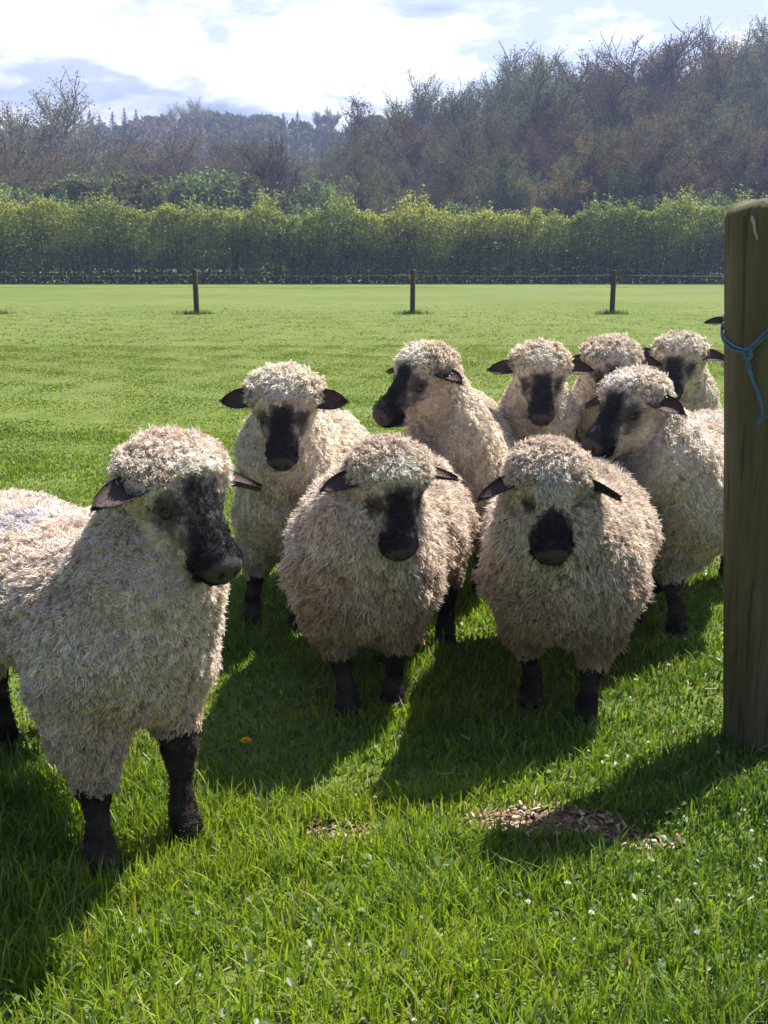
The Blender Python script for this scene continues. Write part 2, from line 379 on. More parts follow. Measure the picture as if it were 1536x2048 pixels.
# ------------------------------------------------------------------ trees
def wood_tree(seed, H=14.0, forks=0.30, spread=0.55, trunk_r=0.34, leaf=None, nleaf=3, twig_col=(0.17, 0.12, 0.09), bark=(0.035, 0.03, 0.026), fine=1.0, upright=0.35, lsize=0.16):
    r = random.Random(seed); segs = []; twigs = []; leaves = []
    def nrm(v): return v.normalized()
    def grow(p, d, ln, rad, lv):
        n = 3; pts = [(p.copy(), rad)]
        for i in range(n):
            d = nrm(d + Vector((r.gauss(0, .16), r.gauss(0, .16), r.gauss(0, .10) + (0.05 if lv else 0))))
            p = p + d * (ln / n); pts.append((p.copy(), rad * (1 - 0.45 * (i + 1) / n)))
            if lv >= 1 and lv < 4 and i < n - 1:
                nb = 2 if lv < 3 else 2
                for _ in range(nb):
                    a = nrm(Vector((r.gauss(0, 1), r.gauss(0, 1), r.gauss(0.25, .5)))); dd = nrm(d * 0.75 + a * 0.75 + Vector((0, 0, upright * .5)))
                    grow(p.copy(), dd, ln * r.uniform(.45, .7), rad * .5, lv + 1)
        segs.append((lv, pts))
        if lv == 0: return p, d
        if lv < 4:
            for _ in range(2 if lv > 1 else 3):
                a = nrm(Vector((r.gauss(0, 1), r.gauss(0, 1), r.gauss(0.1, .5)))); dd = nrm(d * 0.9 + a * 0.55 + Vector((0, 0, upright * .35)))
                grow(p.copy(), dd, ln * r.uniform(.5, .75), rad * .55, lv + 1)
        else:
            for _ in range(int(4 * fine)):
                q = pts[r.randrange(1, 4)][0]; a = nrm(Vector((r.gauss(0, 1), r.gauss(0, 1), r.gauss(0.3, .8)))); dd = nrm(d * .6 + a)
                t = q + dd * r.uniform(.35, .9) * H / 14; twigs.append((q, t))
                for _ in range(nleaf): leaves.append(q.lerp(t, r.random()) + Vector((r.gauss(0, .12), r.gauss(0, .12), r.gauss(0, .12))))
        return p, d
    def keep(q):
        z = (q.z / H - .60) / (.46 if q.z > .6 * H else .50); return (q.x ** 2 + q.y ** 2) / (.44 * H) ** 2 + z * z < 1.0 + .25 * math.sin(q.x * 2.1 + seed) * math.sin(q.y * 1.9) or r.random() < .04
    top, d = grow(Vector((0, 0, -.3)), Vector((r.gauss(0, .04), r.gauss(0, .04), 1)), H * forks, trunk_r, 0)
    tl = segs[0][1]
    for i in range(5):
        a = i * 2.4 + r.uniform(-.4, .4); el = r.uniform(.5, 1.2)
        dd = nrm(Vector((math.cos(a) * spread, math.sin(a) * spread, el)))
        st = tl[2 + (i % 2)][0] if i else tl[3][0]
        grow(st.copy(), dd if i else nrm(d + Vector((0, 0, .4))), H * (0.27 if i else 0.34), trunk_r * .55, 1)
    gt = Geo()
    groups = {}
    for lv, pts in segs: groups.setdefault(lv, []).append(pts)
    gc = Geo()
    for lv, ps in groups.items():
        P = np.array([[tuple(q[0]) for q in p] for p in ps]); Rr = np.array([[max(q[1], .012) for q in p] for p in ps])
        V, F = tubes(P, Rr, 6 if lv < 2 else 3); (gt if lv <= 2 else gc).add(V, F, bark if lv <= 2 else tuple(0.5 * (a + b) for a, b in zip(bark, twig_col)))
    if H > 7: twigs = [q for q in twigs if keep(q[1])]; leaves = [q for q in leaves if keep(q)]
    A = np.array([tuple(a) for a, b in twigs]); B = np.array([tuple(b) for a, b in twigs]); n = len(A); rr = np.random.default_rng(seed)
    wv = unit(rr.normal(size=(n, 3))) * 0.022 * H / 14
    V = np.stack([A - wv, A + wv, B], 1).reshape(-1, 3); gc.add(V, np.arange(3 * n).reshape(-1, 3), np.repeat(np.array([twig_col]) * rr.uniform(.6, 1.4, (n, 1)), 3, 0))
    if leaves:
        P = np.array([tuple(q) for q in leaves]); n = len(P); a = unit(rr.normal(size=(n, 3))); b = unit(np.cross(a, rr.normal(size=(n, 3)))); s = (rr.uniform(.5, 1.2, n) * lsize * .5)[:, None]
        V = np.stack([P - a * s, P - b * s * .6, P + a * s, P + b * s * .6], 1).reshape(-1, 3)
        lc = np.array(leaf)[rr.integers(0, len(leaf), n)] * rr.uniform(.6, 1.4, (n, 1))
        gc.add(V, np.arange(4 * n).reshape(-1, 4), np.repeat(lc, 4, 0))
    zmax = max(v[:, 2].max() for v in gc.V)
    for g in (gt, gc): g.V = [v * (H / zmax) for v in g.V]
    return gt, gc
def make_proto(gt, gc, mt=None, mc=None):
    t = gt.build('trunk', mt or M_bark, None, True); c = gc.build('crown', mc or M_twig)
    for o in (t, c): C.objects.unlink(o)
    return t, c
def plant(proto, name, x, y, h, base_h, label, cat='tree', group=None, rz=None, sx=1.0, seed=[0]):
    seed[0] += 1; r = random.Random(seed[0] * 31)
    root = empty(name, (x, y, float(gz(x, y)) - 0.05), r.uniform(0, 6.28) if rz is None else rz)
    k = h / base_h; root.scale = (k * sx, k * sx, k)
    for p in proto:
        c = p.copy(); c.parent = root; C.objects.link(c)
    tag(root, label, cat, group); return root
BROWN = [(0.19, 0.13, 0.06), (0.15, 0.12, 0.055), (0.13, 0.09, 0.05)]
OLIVE = [(0.15, 0.16, 0.055), (0.20, 0.20, 0.065), (0.11, 0.125, 0.05)]
GREEN = [(0.17, 0.22, 0.07), (0.22, 0.27, 0.08), (0.13, 0.17, 0.06)]
PALE = [(0.20, 0.20, 0.13), (0.16, 0.165, 0.11)]
protos = {
 'brown1': make_proto(*wood_tree(1, leaf=BROWN, nleaf=7, spread=.75, twig_col=(.12, .10, .08))), 'brown2': make_proto(*wood_tree(2, leaf=BROWN + OLIVE, nleaf=8, spread=.8, twig_col=(.13, .105, .08))),
 'red': make_proto(*wood_tree(3, leaf=[(0.25, 0.13, 0.06), (0.18, 0.12, 0.06)], nleaf=7, spread=.8, twig_col=(.15, .10, .075))),
 'olive1': make_proto(*wood_tree(4, leaf=OLIVE, nleaf=9, spread=.8, twig_col=(.12, .11, .08))), 'olive2': make_proto(*wood_tree(5, leaf=OLIVE + PALE, nleaf=7, spread=.65, upright=.5, twig_col=(.14, .13, .10))),
 'pale': make_proto(*wood_tree(6, leaf=PALE, nleaf=3, spread=.6, upright=.6, twig_col=(.26, .24, .20), bark=(.16, .15, .12))),
 'shrub': make_proto(*wood_tree(8, H=6, forks=.12, spread=.9, trunk_r=.10, leaf=GREEN + OLIVE, nleaf=9, upright=.2, lsize=.20)),
 'dark': make_proto(*wood_tree(9, H=12, forks=.30, spread=1.0, trunk_r=.40, leaf=BROWN, nleaf=3, bark=(.025, .025, .02), twig_col=(.07, .06, .05))),
}
BH = {k: 14.0 for k in protos}; BH['shrub'] = 6.0; BH['dark'] = 12.0
def pxx(px, y): return (px - 768) / 2196.0 * (y * 0.974)
def top_h(px_x, px_top, y, x):                      # height that reaches a given elevation at that distance
    ang = math.atan((1024 - px_top) / 2196.0) - R(13.17)
    return CAM_H + y * math.tan(ang) - float(gz(x, y))
prof_x = [640, 700, 760, 850, 930, 1000, 1060, 1130, 1220, 1300, 1380, 1450, 1540, 1700]
prof_y = [262, 228, 188, 138, 152, 116, 82, 74, 70, 56, 46, 12, 24, 36]
def woods():
    r = random.Random(4)
    labs = {'brown1': 'leafless brown tree packed in the wood on the right', 'brown2': 'spreading brown budding tree in the wood on the right', 'red': 'reddish brown budding tree in the wood on the right',
            'olive1': 'olive budding tree in the wood on the right', 'olive2': 'upright olive grey tree in the wood on the right', 'pale': 'pale grey bare tree in the wood on the right'}
    for row, (y0, fac, step) in enumerate(((84, .60, 92), (94, .76, 86), (106, .88, 80), (120, 0.97, 72), (136, 1.0, 68))):
        px = 735 - row * 16 + r.uniform(0, 40)
        while px < 1760:
            y = y0 + r.uniform(-4, 4); x = pxx(px, y)
            ty = np.interp(px, prof_x, prof_y); top = 510 - (510 - ty) * fac * r.uniform(.90, 1.04)
            h = max(5.5, top_h(px, top, y, x))
            kinds = ['brown1', 'brown2', 'olive1', 'olive2', 'brown1', 'red'] if px > 1000 else ['olive1', 'olive2', 'pale', 'brown1', 'olive1']
            if px > 1380 and row < 3: kinds = ['red', 'brown2', 'brown1', 'olive1']
            k = r.choice(kinds)
            plant(protos[k], 'woodland_tree', x, y, h, BH[k], labs[k], group='trees of the wood on the right', sx=r.uniform(.85, 1.15) * (1.25 if h < 9 else 1))
            px += step * r.uniform(.7, 1.3)
    for i in range(34):
        px = 760 + i * 29 + r.uniform(-12, 12); y = r.uniform(77, 83) if i % 2 else r.uniform(86, 104); x = pxx(px, y)
        plant(protos['shrub'], 'woodland_shrub', x, y, r.uniform(3.6, 6.2), BH['shrub'], 'low green shrub along the edge of the wood on the right', 'shrub', 'shrubs along the edge of the right wood', sx=1.15)
    # left side, further back
    left = [('pale', 62, 112, 118, 'tall pale bare tree standing at the far left skyline', 1.25), ('pale', -20, 190, 128, 'pale bare tree cut by the left edge of the photo', 1.0),
            ('pale', 128, 205, 122, 'small pale bare tree right of the tall skyline tree', .9)]
    for k, px, top, y, lab, sx in left:
        x = pxx(px, y); plant(protos[k], 'bare_tree', x, y, top_h(px, top, y, x), BH[k], lab, sx=sx, rz=2.6)
    rows = [(-60, 250, 108, 'brown1'), (20, 262, 104, 'brown2'), (95, 258, 112, 'brown1'), (170, 262, 108, 'brown2'), (235, 292, 104, 'olive1'), (300, 246, 125, 'brown1'), (352, 238, 130, 'brown2'), (415, 250, 118, 'brown1'),
            (470, 258, 124, 'olive1'), (600, 262, 128, 'brown2'), (650, 272, 112, 'olive1'), (690, 260, 120, 'olive2'), (-20, 285, 95, 'brown1'), (60, 300, 96, 'brown2'), (130, 300, 98, 'olive1'), (560, 268, 132, 'brown1'), (250, 262, 135, 'brown1'), (520, 255, 138, 'brown2'), (715, 300, 98, 'olive1')]
    names = {'brown1': 'brown bare tree in the belt of trees on the left', 'brown2': 'spreading brown tree in the belt of trees on the left', 'olive1': 'olive tree in the belt of trees on the left', 'olive2': 'upright olive tree in the belt of trees on the left'}
    for px, top, y, k in rows:
        x = pxx(px, y); plant(protos[k], 'woodland_tree', x, y, top_h(px, top, y, x), BH[k], names[k], group='belt of trees on the left', sx=1.2)
    x = pxx(536, 92); plant(protos['dark'], 'dark_tree', x, 92, top_h(536, 262, 92, x), 12.0, 'dark forked tree standing alone before the pale meadow gap', rz=.6, sx=1.0)
    for px, top, y in ((150, 335, 84), (205, 340, 84), (258, 330, 88), (352, 338, 84), (398, 318, 86), (440, 325, 84), (485, 330, 84), (30, 355, 82), (90, 352, 84), (300, 352, 90), (640, 345, 90), (700, 338, 88), (672, 362, 84), (590, 372, 98), (-30, 350, 82)):
        x = pxx(px, y); plant(protos['shrub'], 'green_shrub', x, y, top_h(px, top, y, x), BH['shrub'], 'rounded green shrub behind the hedge on the left', 'shrub', 'shrubs behind the hedge on the left', sx=1.0)
woods()

def conifers():
    g1 = Geo(); V, F = tube([(0, 0, -.3), (0, 0, 7), (0, 0, 14)], [.22, .13, .03], 6); g1.add(V, F, (.05, .04, .03))
    g2 = Geo(); r = np.random.default_rng(3); n = 1100
    z = 2.5 + 11.5 * r.random(n) ** .8; rad = (14.2 - z) * .26 * (.55 + .45 * np.sin(z * 5) ** 2); a = r.uniform(0, 6.28, n)
    D = np.stack([np.cos(a), np.sin(a), 0 * a - .25], -1); P0 = np.stack([0 * a, 0 * a, z], -1) + D * (rad * r.uniform(.1, .7, n))[:, None]; P1 = P0 + D * (rad * .45)[:, None]; e = np.stack([-np.sin(a), np.cos(a), 0 * a], -1) * .12
    g2.add(np.stack([P0 - e, P0 + e, P1], 1).reshape(-1, 3), np.arange(3 * n).reshape(-1, 3), np.repeat(np.array([[.022, .035, .025]]) * r.uniform(.6, 1.4, (n, 1)), 3, 0))
    pr = make_proto(g1, g2)
    rr = random.Random(8)
    for px, top in ((165, 226), (196, 210), (214, 222), (240, 214), (263, 206), (286, 210), (345, 222), (412, 216), (428, 222), (462, 214), (498, 226), (520, 232), (549, 228), (572, 228), (600, 238), (180, 224), (305, 222), (480, 224)):
        y = 285 + rr.uniform(-6, 10); x = pxx(px, y); h = rr.uniform(10, 15)
        ang = math.atan((1024 - top) / 2196.0) - R(13.17); ztop = CAM_H + y * math.tan(ang)
        ztop -= 0.9; plant(pr, 'conifer', x, y, max(8, ztop - float(gz(x, y))), 14.0, 'small dark conifer spiking above the distant ridge', 'conifer', 'conifers on the distant ridge', sx=rr.uniform(1.6, 3.0))
    # big pale crown on the ridge
    for px, top in ((392, 180), (335, 204), (640, 212), (672, 208)):
        y = 262; x = pxx(px, y); plant(protos['pale'], 'ridge_tree', x, y, top_h(px, top, y, x), 14.0, 'pale bare tree rising over the distant wooded ridge', group='pale trees on the distant ridge', sx=1.15)
conifers()
def ridge():
    r = np.random.default_rng(17); g = Geo(); V = []; K = []
    for i in range(330):
        y = r.uniform(165, 300); px = r.uniform(-260, 1000); x = pxx(px, y); h = r.uniform(9, 15) ; z0 = float(gz(x, y))
        top = 236 + 14 * math.sin(px * .011) + r.uniform(-4, 14)
        ang = math.atan((1024 - top) / 2196.0) - R(13.17); zt = min(z0 + h, CAM_H + y * math.tan(ang)); hh = max(4, zt - z0)
        n = 420; u = unit(r.normal(size=(n, 3))) * r.uniform(.55, 1.0, (n, 1)) ** .5
        P = np.array([x, y, z0 + hh * .56]) + u * [hh * .36, hh * .36, hh * .44]
        V.append(P); c = np.array([[.12, .09, .07], [.10, .10, .06], [.14, .10, .08], [.07, .075, .05]])[r.integers(0, 4)]
        K.append(np.broadcast_to(c, (n, 3)) * r.uniform(.6, 1.4, (n, 1)))
    P = np.concatenate(V); K = np.concatenate(K); n = len(P); a = unit(r.normal(size=(n, 3)) * [1, 1, 1.6]); b = unit(np.cross(a, r.normal(size=(n, 3)))); s = r.uniform(.35, .95, n)[:, None]
    g.add(np.stack([P - a * s, P - b * s * .35, P + a * s, P + b * s * .35], 1).reshape(-1, 3), np.arange(4 * n).reshape(-1, 4), np.repeat(K, 4, 0))
    tag(g.build('distant_woodland', M_twig), 'far brownish woodland covering the ridge on the left', 'woodland', kind='stuff')
ridge()

# ------------------------------------------------------------------ hedge
def hedge():
    rb = np.random.default_rng(77); bx_ = rb.uniform(-28, 28, 120); bw_ = rb.uniform(.25, 1.3, 120); bh_ = rb.uniform(-.15, .75, 120) * rb.random(120) ** .5
    def crest(x):
        o = np.zeros(len(x))
        for a, w, hgt in zip(bx_, bw_, bh_): o = np.maximum(o, hgt * np.exp(-((x - a) / w) ** 2))
        return 2.95 + o + .08 * np.sin(x * 5.3 + np.sin(x * 1.7) * 2) + .35 * sst(-8, -20, x) + .12 * np.sin(x * .43 + 1)
    r = np.random.default_rng(23); root = empty('hedge', (0, 55, 0))
    x0, x1 = -27, 27; g = Geo(); n = 190000
    x = r.uniform(x0, x1, n); X3 = np.stack([x, 0 * x, 0 * x], -1)
    top = crest(x) + .10 * r.normal(size=n)
    u = r.random(n) ** .85; u[:24000] = r.random(24000) * .13; z = .0 + u * top
    half = 1.05 * (1 - .55 * (u ** 6)) * (.95 + .22 * wob(np.stack([x, z, 0 * x], -1), 1.5, 3) + .10 * wob(np.stack([x, z, 0 * x], -1), 4.5, 8))
    side = np.where(r.random(n) < .68, -1, 1); y = side * half * (1 - r.random(n) ** 2 * .8)
    P = np.stack([x, y, z], -1)
    lum = 3.4 * np.ones(n)
    # sprigs over the top
    ns = 2400; sx = r.uniform(x0, x1, ns); sh = np.abs(r.normal(.20, .30, ns)) + .1; sy = r.uniform(-.8, .6, ns); tn = r.normal(0, .25, ns)
    Xs = np.stack([sx, 0 * sx, 0 * sx], -1); st = crest(sx); sh *= .55 + .9 * (wob(Xs, 1.3, 9) > .15)
    kf = 16; t = r.random((ns, kf)); Ps = np.stack([sx[:, None] + tn[:, None] * t * sh[:, None] + r.normal(0, .05, (ns, kf)), sy[:, None] + r.normal(0, .05, (ns, kf)), st[:, None] - .15 + t * (sh[:, None] + .15)], -1).reshape(-1, 3)
    P = np.concatenate([P, Ps]); n = len(P)
    a = unit(r.normal(size=(n, 3))); b = unit(np.cross(a, r.normal(size=(n, 3)))); s = (r.uniform(.6, 1.3, n) * .055)[:, None]
    V = np.stack([P - a * s, P - b * s * .62, P + a * s, P + b * s * .62], 1).reshape(-1, 3)
    new = sst(1.1, 3.2, P[:, 2] + .8 * wob(P * [1, 1, 1], 1.1, 7) + .35 * wob(P, 3.1, 2))[:, None]       # fresh growth, plus sunlight painted in as a paler, yellower top
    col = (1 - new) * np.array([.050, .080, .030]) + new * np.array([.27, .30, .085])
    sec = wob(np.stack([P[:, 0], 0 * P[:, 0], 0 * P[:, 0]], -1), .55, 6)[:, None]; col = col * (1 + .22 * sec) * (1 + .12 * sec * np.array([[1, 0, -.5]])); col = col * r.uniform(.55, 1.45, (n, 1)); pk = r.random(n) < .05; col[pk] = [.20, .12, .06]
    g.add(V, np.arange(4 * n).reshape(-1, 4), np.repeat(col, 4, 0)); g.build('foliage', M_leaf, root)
    # stems inside
    ns = 520; sx = r.uniform(x0, x1, ns); sy = r.normal(0, .35, ns); hh = r.uniform(2.2, 3.2, ns); tt = np.linspace(0, 1, 4)
    Pp = np.stack([sx[:, None] + r.normal(0, .3, ns)[:, None] * tt + .05 * r.normal(size=(ns, 4)), sy[:, None] + r.normal(0, .3, ns)[:, None] * tt, hh[:, None] * tt], -1)
    V, F = tubes(Pp, np.broadcast_to(np.array([.022, .018, .014, .006]), (ns, 4)), 4); g = Geo(); g.add(V, F, (.045, .035, .025))
    g.build('stems', M_bark, root)
    tag(root, 'long clipped hawthorn hedge with fresh growth and a top painted pale as if sunlit across the back of the field', 'hedge')
    # low dark hay hedge further back in the gap
    root = empty('low_hedge', (pxx(590, 80), 80, float(gz(pxx(590, 80), 80)))); n = 1100
    x = r.uniform(-3.2, 3.2, n); u = r.random(n); z = u * (5.35 - .35 * np.abs(x / 3.2) ** 3); P = np.stack([x, r.uniform(-.7, .7, n), z], -1)
    P = P[z > 0]; n = len(P); a = unit(r.normal(size=(n, 3))); b = unit(np.cross(a, r.normal(size=(n, 3)))); s = (r.uniform(.6, 1.3, n) * .13)[:, None]
    g = Geo(); g.add(np.stack([P - a * s, P - b * s * .62, P + a * s, P + b * s * .62], 1).reshape(-1, 3), np.arange(4 * n).reshape(-1, 4), np.repeat(np.array([[.055, .06, .03]]) * r.uniform(.6, 1.4, (n, 1)), 4, 0))
    g.build('foliage', M_leaf, root)
    tag(root, 'short dark trimmed hedge seen over the long hedge beneath the dark forked tree', 'hedge')
hedge()

# ------------------------------------------------------------------ fence in the field
def wood_mat(name, c0, c1, c2, sc=1.0, bump=0.4):
    m, t, o = mat_new(name); tc = N(t, 'ShaderNodeTexCoord'); mp = N(t, 'ShaderNodeMapping'); mp.inputs['Scale'].default_value = (14 * sc, 14 * sc, 0.9 * sc); L(t, tc.outputs['Object'], mp.inputs[0])
    g = noise(t, mp.outputs[0], 3.0, 8, 0.65, 0.6); b2 = noise(t, tc.outputs['Object'], 3.2 * sc, 5, 0.6)
    c = ramp(t, g, [(0.32, c0), (0.52, c1), (0.70, c2)])
    c = mixc(t, ramp(t, b2, [(0.38, 0.0), (0.62, 0.75)]), c, (c1[0] * .88, c1[1] * .94, c1[2] * .62))      # algae
    mp2 = N(t, 'ShaderNodeMapping'); mp2.inputs['Scale'].default_value = (40 * sc, 40 * sc, 1.2 * sc); L(t, tc.outputs['Object'], mp2.inputs[0])
    cr = ramp(t, noise(t, mp2.outputs[0], 2.0, 3, 0.5), [(0.34, 0.55), (0.43, 1.0)])
    c = mixc(t, 1.0, c, cr, 'MULTIPLY')
    p = N(t, 'ShaderNodeBsdfPrincipled'); L(t, c, p.inputs['Base Color']); p.inputs['Roughness'].default_value = 0.85; p.inputs['Specular IOR Level'].default_value = 0.2
    b = N(t, 'ShaderNodeBump'); b.inputs['Strength'].default_value = bump; b.inputs['Distance'].default_value = 0.006
    L(t, mathn(t, 'ADD', g, cr), b.inputs['Height']); L(t, b.outputs[0], p.inputs['Normal'])
    L(t, p.outputs[0], o.inputs[0]); return m
M_fpost = wood_mat('fence_wood', (.04, .032, .022), (.075, .06, .04), (.12, .10, .07))
M_post = wood_mat('gatepost_wood', (.085, .068, .048), (.135, .112, .070), (.190, .160, .110), bump=.35)
def simple(name, col, rough=.5, metal=0.0):
    m, t, o = mat_new(name); tc = N(t, 'ShaderNodeTexCoord')
    c = mixc(t, 1.0, col, ramp(t, noise(t, tc.outputs['Object'], 60, 3), [(.3, .7), (.7, 1.15)]), 'MULTIPLY')
    p = N(t, 'ShaderNodeBsdfPrincipled'); L(t, c, p.inputs['Base Color']); p.inputs['Roughness'].default_value = rough; p.inputs['Metallic'].default_value = metal
    L(t, p.outputs[0], o.inputs[0]); return m
M_wire = simple('galvanised_wire', (.20, .21, .23), .6, .5)
M_twine = simple('blue_twine', (.09, .23, .38), .8)
def fence():
    yf = 26.2; root = empty('wire_fence', (0, yf, 0)); r = random.Random(2)
    xs = [-9.2, -4.40, .67, 5.36, 10.1]
    for x in xs:
        g = Geo(); tl = r.uniform(-.015, .015); rr = .062 + r.uniform(-.004, .004); zt = 1.02 + r.uniform(-.02, .015)
        V, F = tube([(x, 0, -.3), (x, 0, .02), (x + tl * .5, 0, .5), (x + tl, 0, zt - .03), (x + tl, 0, zt), (x + tl, 0, zt + .004)], [rr, rr, rr * .98, rr * .95, rr * .80, rr * .5], 12)
        g.add(V, F); g.build('post', M_fpost, root, True)
    for z, sag in ((.90, .03), (.62, .02)):
        g = Geo()
        for a, b in zip(xs[:-1], xs[1:]):
            pts = [(a + (b - a) * i / 10, -.062, z - sag * 4 * (i / 10) * (1 - i / 10)) for i in range(11)]
            V, F = tube(pts, [.0032] * 11, 5); g.add(V, F)
        g.build('wire', M_wire, root, True)
    tag(root, 'thin wire fence on slim wooden posts crossing the field before the hedge', 'fence')
    g = Geo(); rn = np.random.default_rng(9)                # rougher tufts where the mower cannot reach
    for i, x in enumerate(xs):
        n = 260; a = rn.uniform(0, 6.28, n); rad = .06 + np.abs(rn.normal(0, .14, n)); bx = x + rad * np.cos(a) * 1.5; by = yf + rad * np.sin(a); h = rn.uniform(.04, .13, n); w = .007
        B = np.stack([bx, by, 0 * bx - .005], -1); T = B + np.stack([rn.normal(0, .04, n), rn.normal(0, .04, n), h], -1); E = np.array([w, 0, 0])
        g.add(np.stack([B - E, B + E, T], 1).reshape(-1, 3), np.arange(3 * n).reshape(-1, 3), np.repeat(np.array([[.06, .11, .02]]) * rn.uniform(.6, 1.4, (n, 1)), 3, 0))
    tag(g.build('grass_tufts', M_grass), 'darker grass tufts around the feet of the fence posts', 'grass', kind='stuff')
fence()

def gatepost():
    bx, by = 1.086, 2.92; rad = .107; lean = -.103 / 1.49; Hp = 1.485
    root = empty('gatepost', (bx, by, 0)); rn = np.random.default_rng(4)
    k = 72; zs = np.concatenate([[-.3], np.linspace(0, Hp - .05, 30), Hp - .05 + .05 * np.sin(np.linspace(.12, 1, 9) * math.pi / 2)])
    V = []
    grooves = [(rn.uniform(0, 6.28), rn.uniform(.02, .05), rn.uniform(.0006, .0022), rn.uniform(0, 6)) for _ in range(22)]
    for i, z in enumerate(zs):
        t = max(0, (z - (Hp - .05)) / .05); rr = rad * (1 - .55 * (1 - math.sqrt(max(0, 1 - t * t)))) if t > 0 else rad
        for j in range(k):
            a = j * 6.28318 / k; q = rr * (1 + .012 * math.sin(2 * a + 1) + .006 * math.sin(5 * a + z * 2))
            for ga, gw, gd, gp in grooves:
                dd = (a - ga - .03 * math.sin(z * 3 + gp) + math.pi) % (2 * math.pi) - math.pi; q -= gd * math.exp(-(dd / gw) ** 2)
            V.append((q * math.cos(a) + lean * z, q * math.sin(a), z + (.006 * math.sin(a * 3 + 1) if t > 0 else 0)))
    V.append((lean * Hp, 0, Hp + .002)); n = len(zs); F = []
    for i in range(n - 1):
        for j in range(k): F.append((i * k + j, i * k + (j + 1) % k, (i + 1) * k + (j + 1) % k, (i + 1) * k + j))
    T = [((n - 1) * k + j, (n - 1) * k + (j + 1) % k, n * k) for j in range(k)]
    g = Geo(); g.add(np.array(V), [np.array(F), np.array(T)]); g.build('post', M_post, root, True)
    # pale splash near the top, on the side facing the field gate
    g = Geo(); a0 = R(238); pts = []
    for i in range(7):
        z = 1.385 + i * .010; a = a0 - .02 * i + .01 * math.sin(i * 2); pts.append(((rad + .0005) * math.cos(a) + lean * z, (rad + .0005) * math.sin(a), z))
    Vv, Ff = tube(pts, [.001, .0025, .003, .003, .0035, .005, .002], 6); g.add(Vv, Ff, (.6, .62, .6)); g.build('splash', M_flower, root)
    tag(root, 'thick weathered round gatepost with a domed top standing in the grass', 'gatepost')
    # twine
    tw = empty('twine', (bx, by, 1.135)); g = Geo()
    def on(adeg, z, off=.006):
        a = R(adeg - 32); return np.array(((rad + off) * math.cos(a) + lean * z, (rad + off) * math.sin(a), z - 1.16))
    def rope(P, r0=.0030):
        P = np.array(P); m = 6 * (len(P) - 1) + 1; tt = np.linspace(0, len(P) - 1, m); Q = np.stack([np.interp(tt, np.arange(len(P)), P[:, c]) for c in range(3)], -1)
        for _ in range(3): Q[1:-1] = .25 * Q[:-2] + .5 * Q[1:-1] + .25 * Q[2:]
        s = np.concatenate([[0], np.cumsum(np.linalg.norm(np.diff(Q, axis=0), axis=1))])
        nn = max(20, int(s[-1] / .003)); ss = np.linspace(0, s[-1], nn); Q = np.stack([np.interp(ss, s, Q[:, c]) for c in range(3)], -1)
        T = unit(np.gradient(Q, axis=0)); A = unit(np.cross(T, [.2, .9, .3])); B = np.cross(T, A)
        for ph in (0, 2.09, 4.19):
            th = (ss / .018 * 6.28 + ph)[:, None]; V, F = tube(Q + (A * np.cos(th) + B * np.sin(th)) * r0 * .55, [r0 * .55] * nn, 6); g.add(V, F)
    z0 = 1.14
    rope([on(262, 1.135), on(240, 1.145), on(215, 1.165), on(195, 1.185), on(175, 1.20), on(140, 1.20), on(100, 1.19), on(50, 1.20), on(10, 1.21), on(-30, 1.215), on(-60, 1.20), on(-82, 1.165), on(264, 1.135)])
    rope([on(262, 1.13, .010), on(235, 1.135), on(212, 1.155), on(192, 1.175), on(172, 1.19), on(120, 1.185), on(60, 1.19), on(0, 1.22), on(-45, 1.225), on(-75, 1.19), on(262, 1.14, .012)])
    rope([on(262, 1.14, .014), on(266, 1.12, .016), on(258, 1.115, .018), on(256, 1.135, .016), on(264, 1.145, .02), on(268, 1.125, .014), on(262, 1.11, .014), on(259, 1.135, .02)], .0035)
    rope([on(262, 1.13, .012), on(263, 1.10, .008), on(268, 1.06, .007), on(275, 1.03, .006), on(279, 1.00, .006), on(280, .975, .010)])
    rope([on(262, 1.13, .012), on(260, 1.10, .010), on(265, 1.07, .008), on(272, 1.04, .009), on(276, 1.01, .010)])
    rf = np.random.default_rng(6)
    for q in range(22):
        p0 = on(280, .98, .008) if q < 14 else on(262 + rf.uniform(-6, 6), 1.14, .016); d = rf.normal(0, .010, 3) + np.array([0, 0, -.028 if q < 14 else -.004])
        V, F = tube([p0 + rf.normal(0, .0015, 3), p0 + d * .5 + rf.normal(0, .002, 3), p0 + d], [.0007, .0006, .0003], 4); g.add(V, F)
    g.build('rope', M_twine, tw, True)
    tag(tw, 'frayed blue twine knotted around the gatepost with a hanging tail', 'twine')
gatepost()

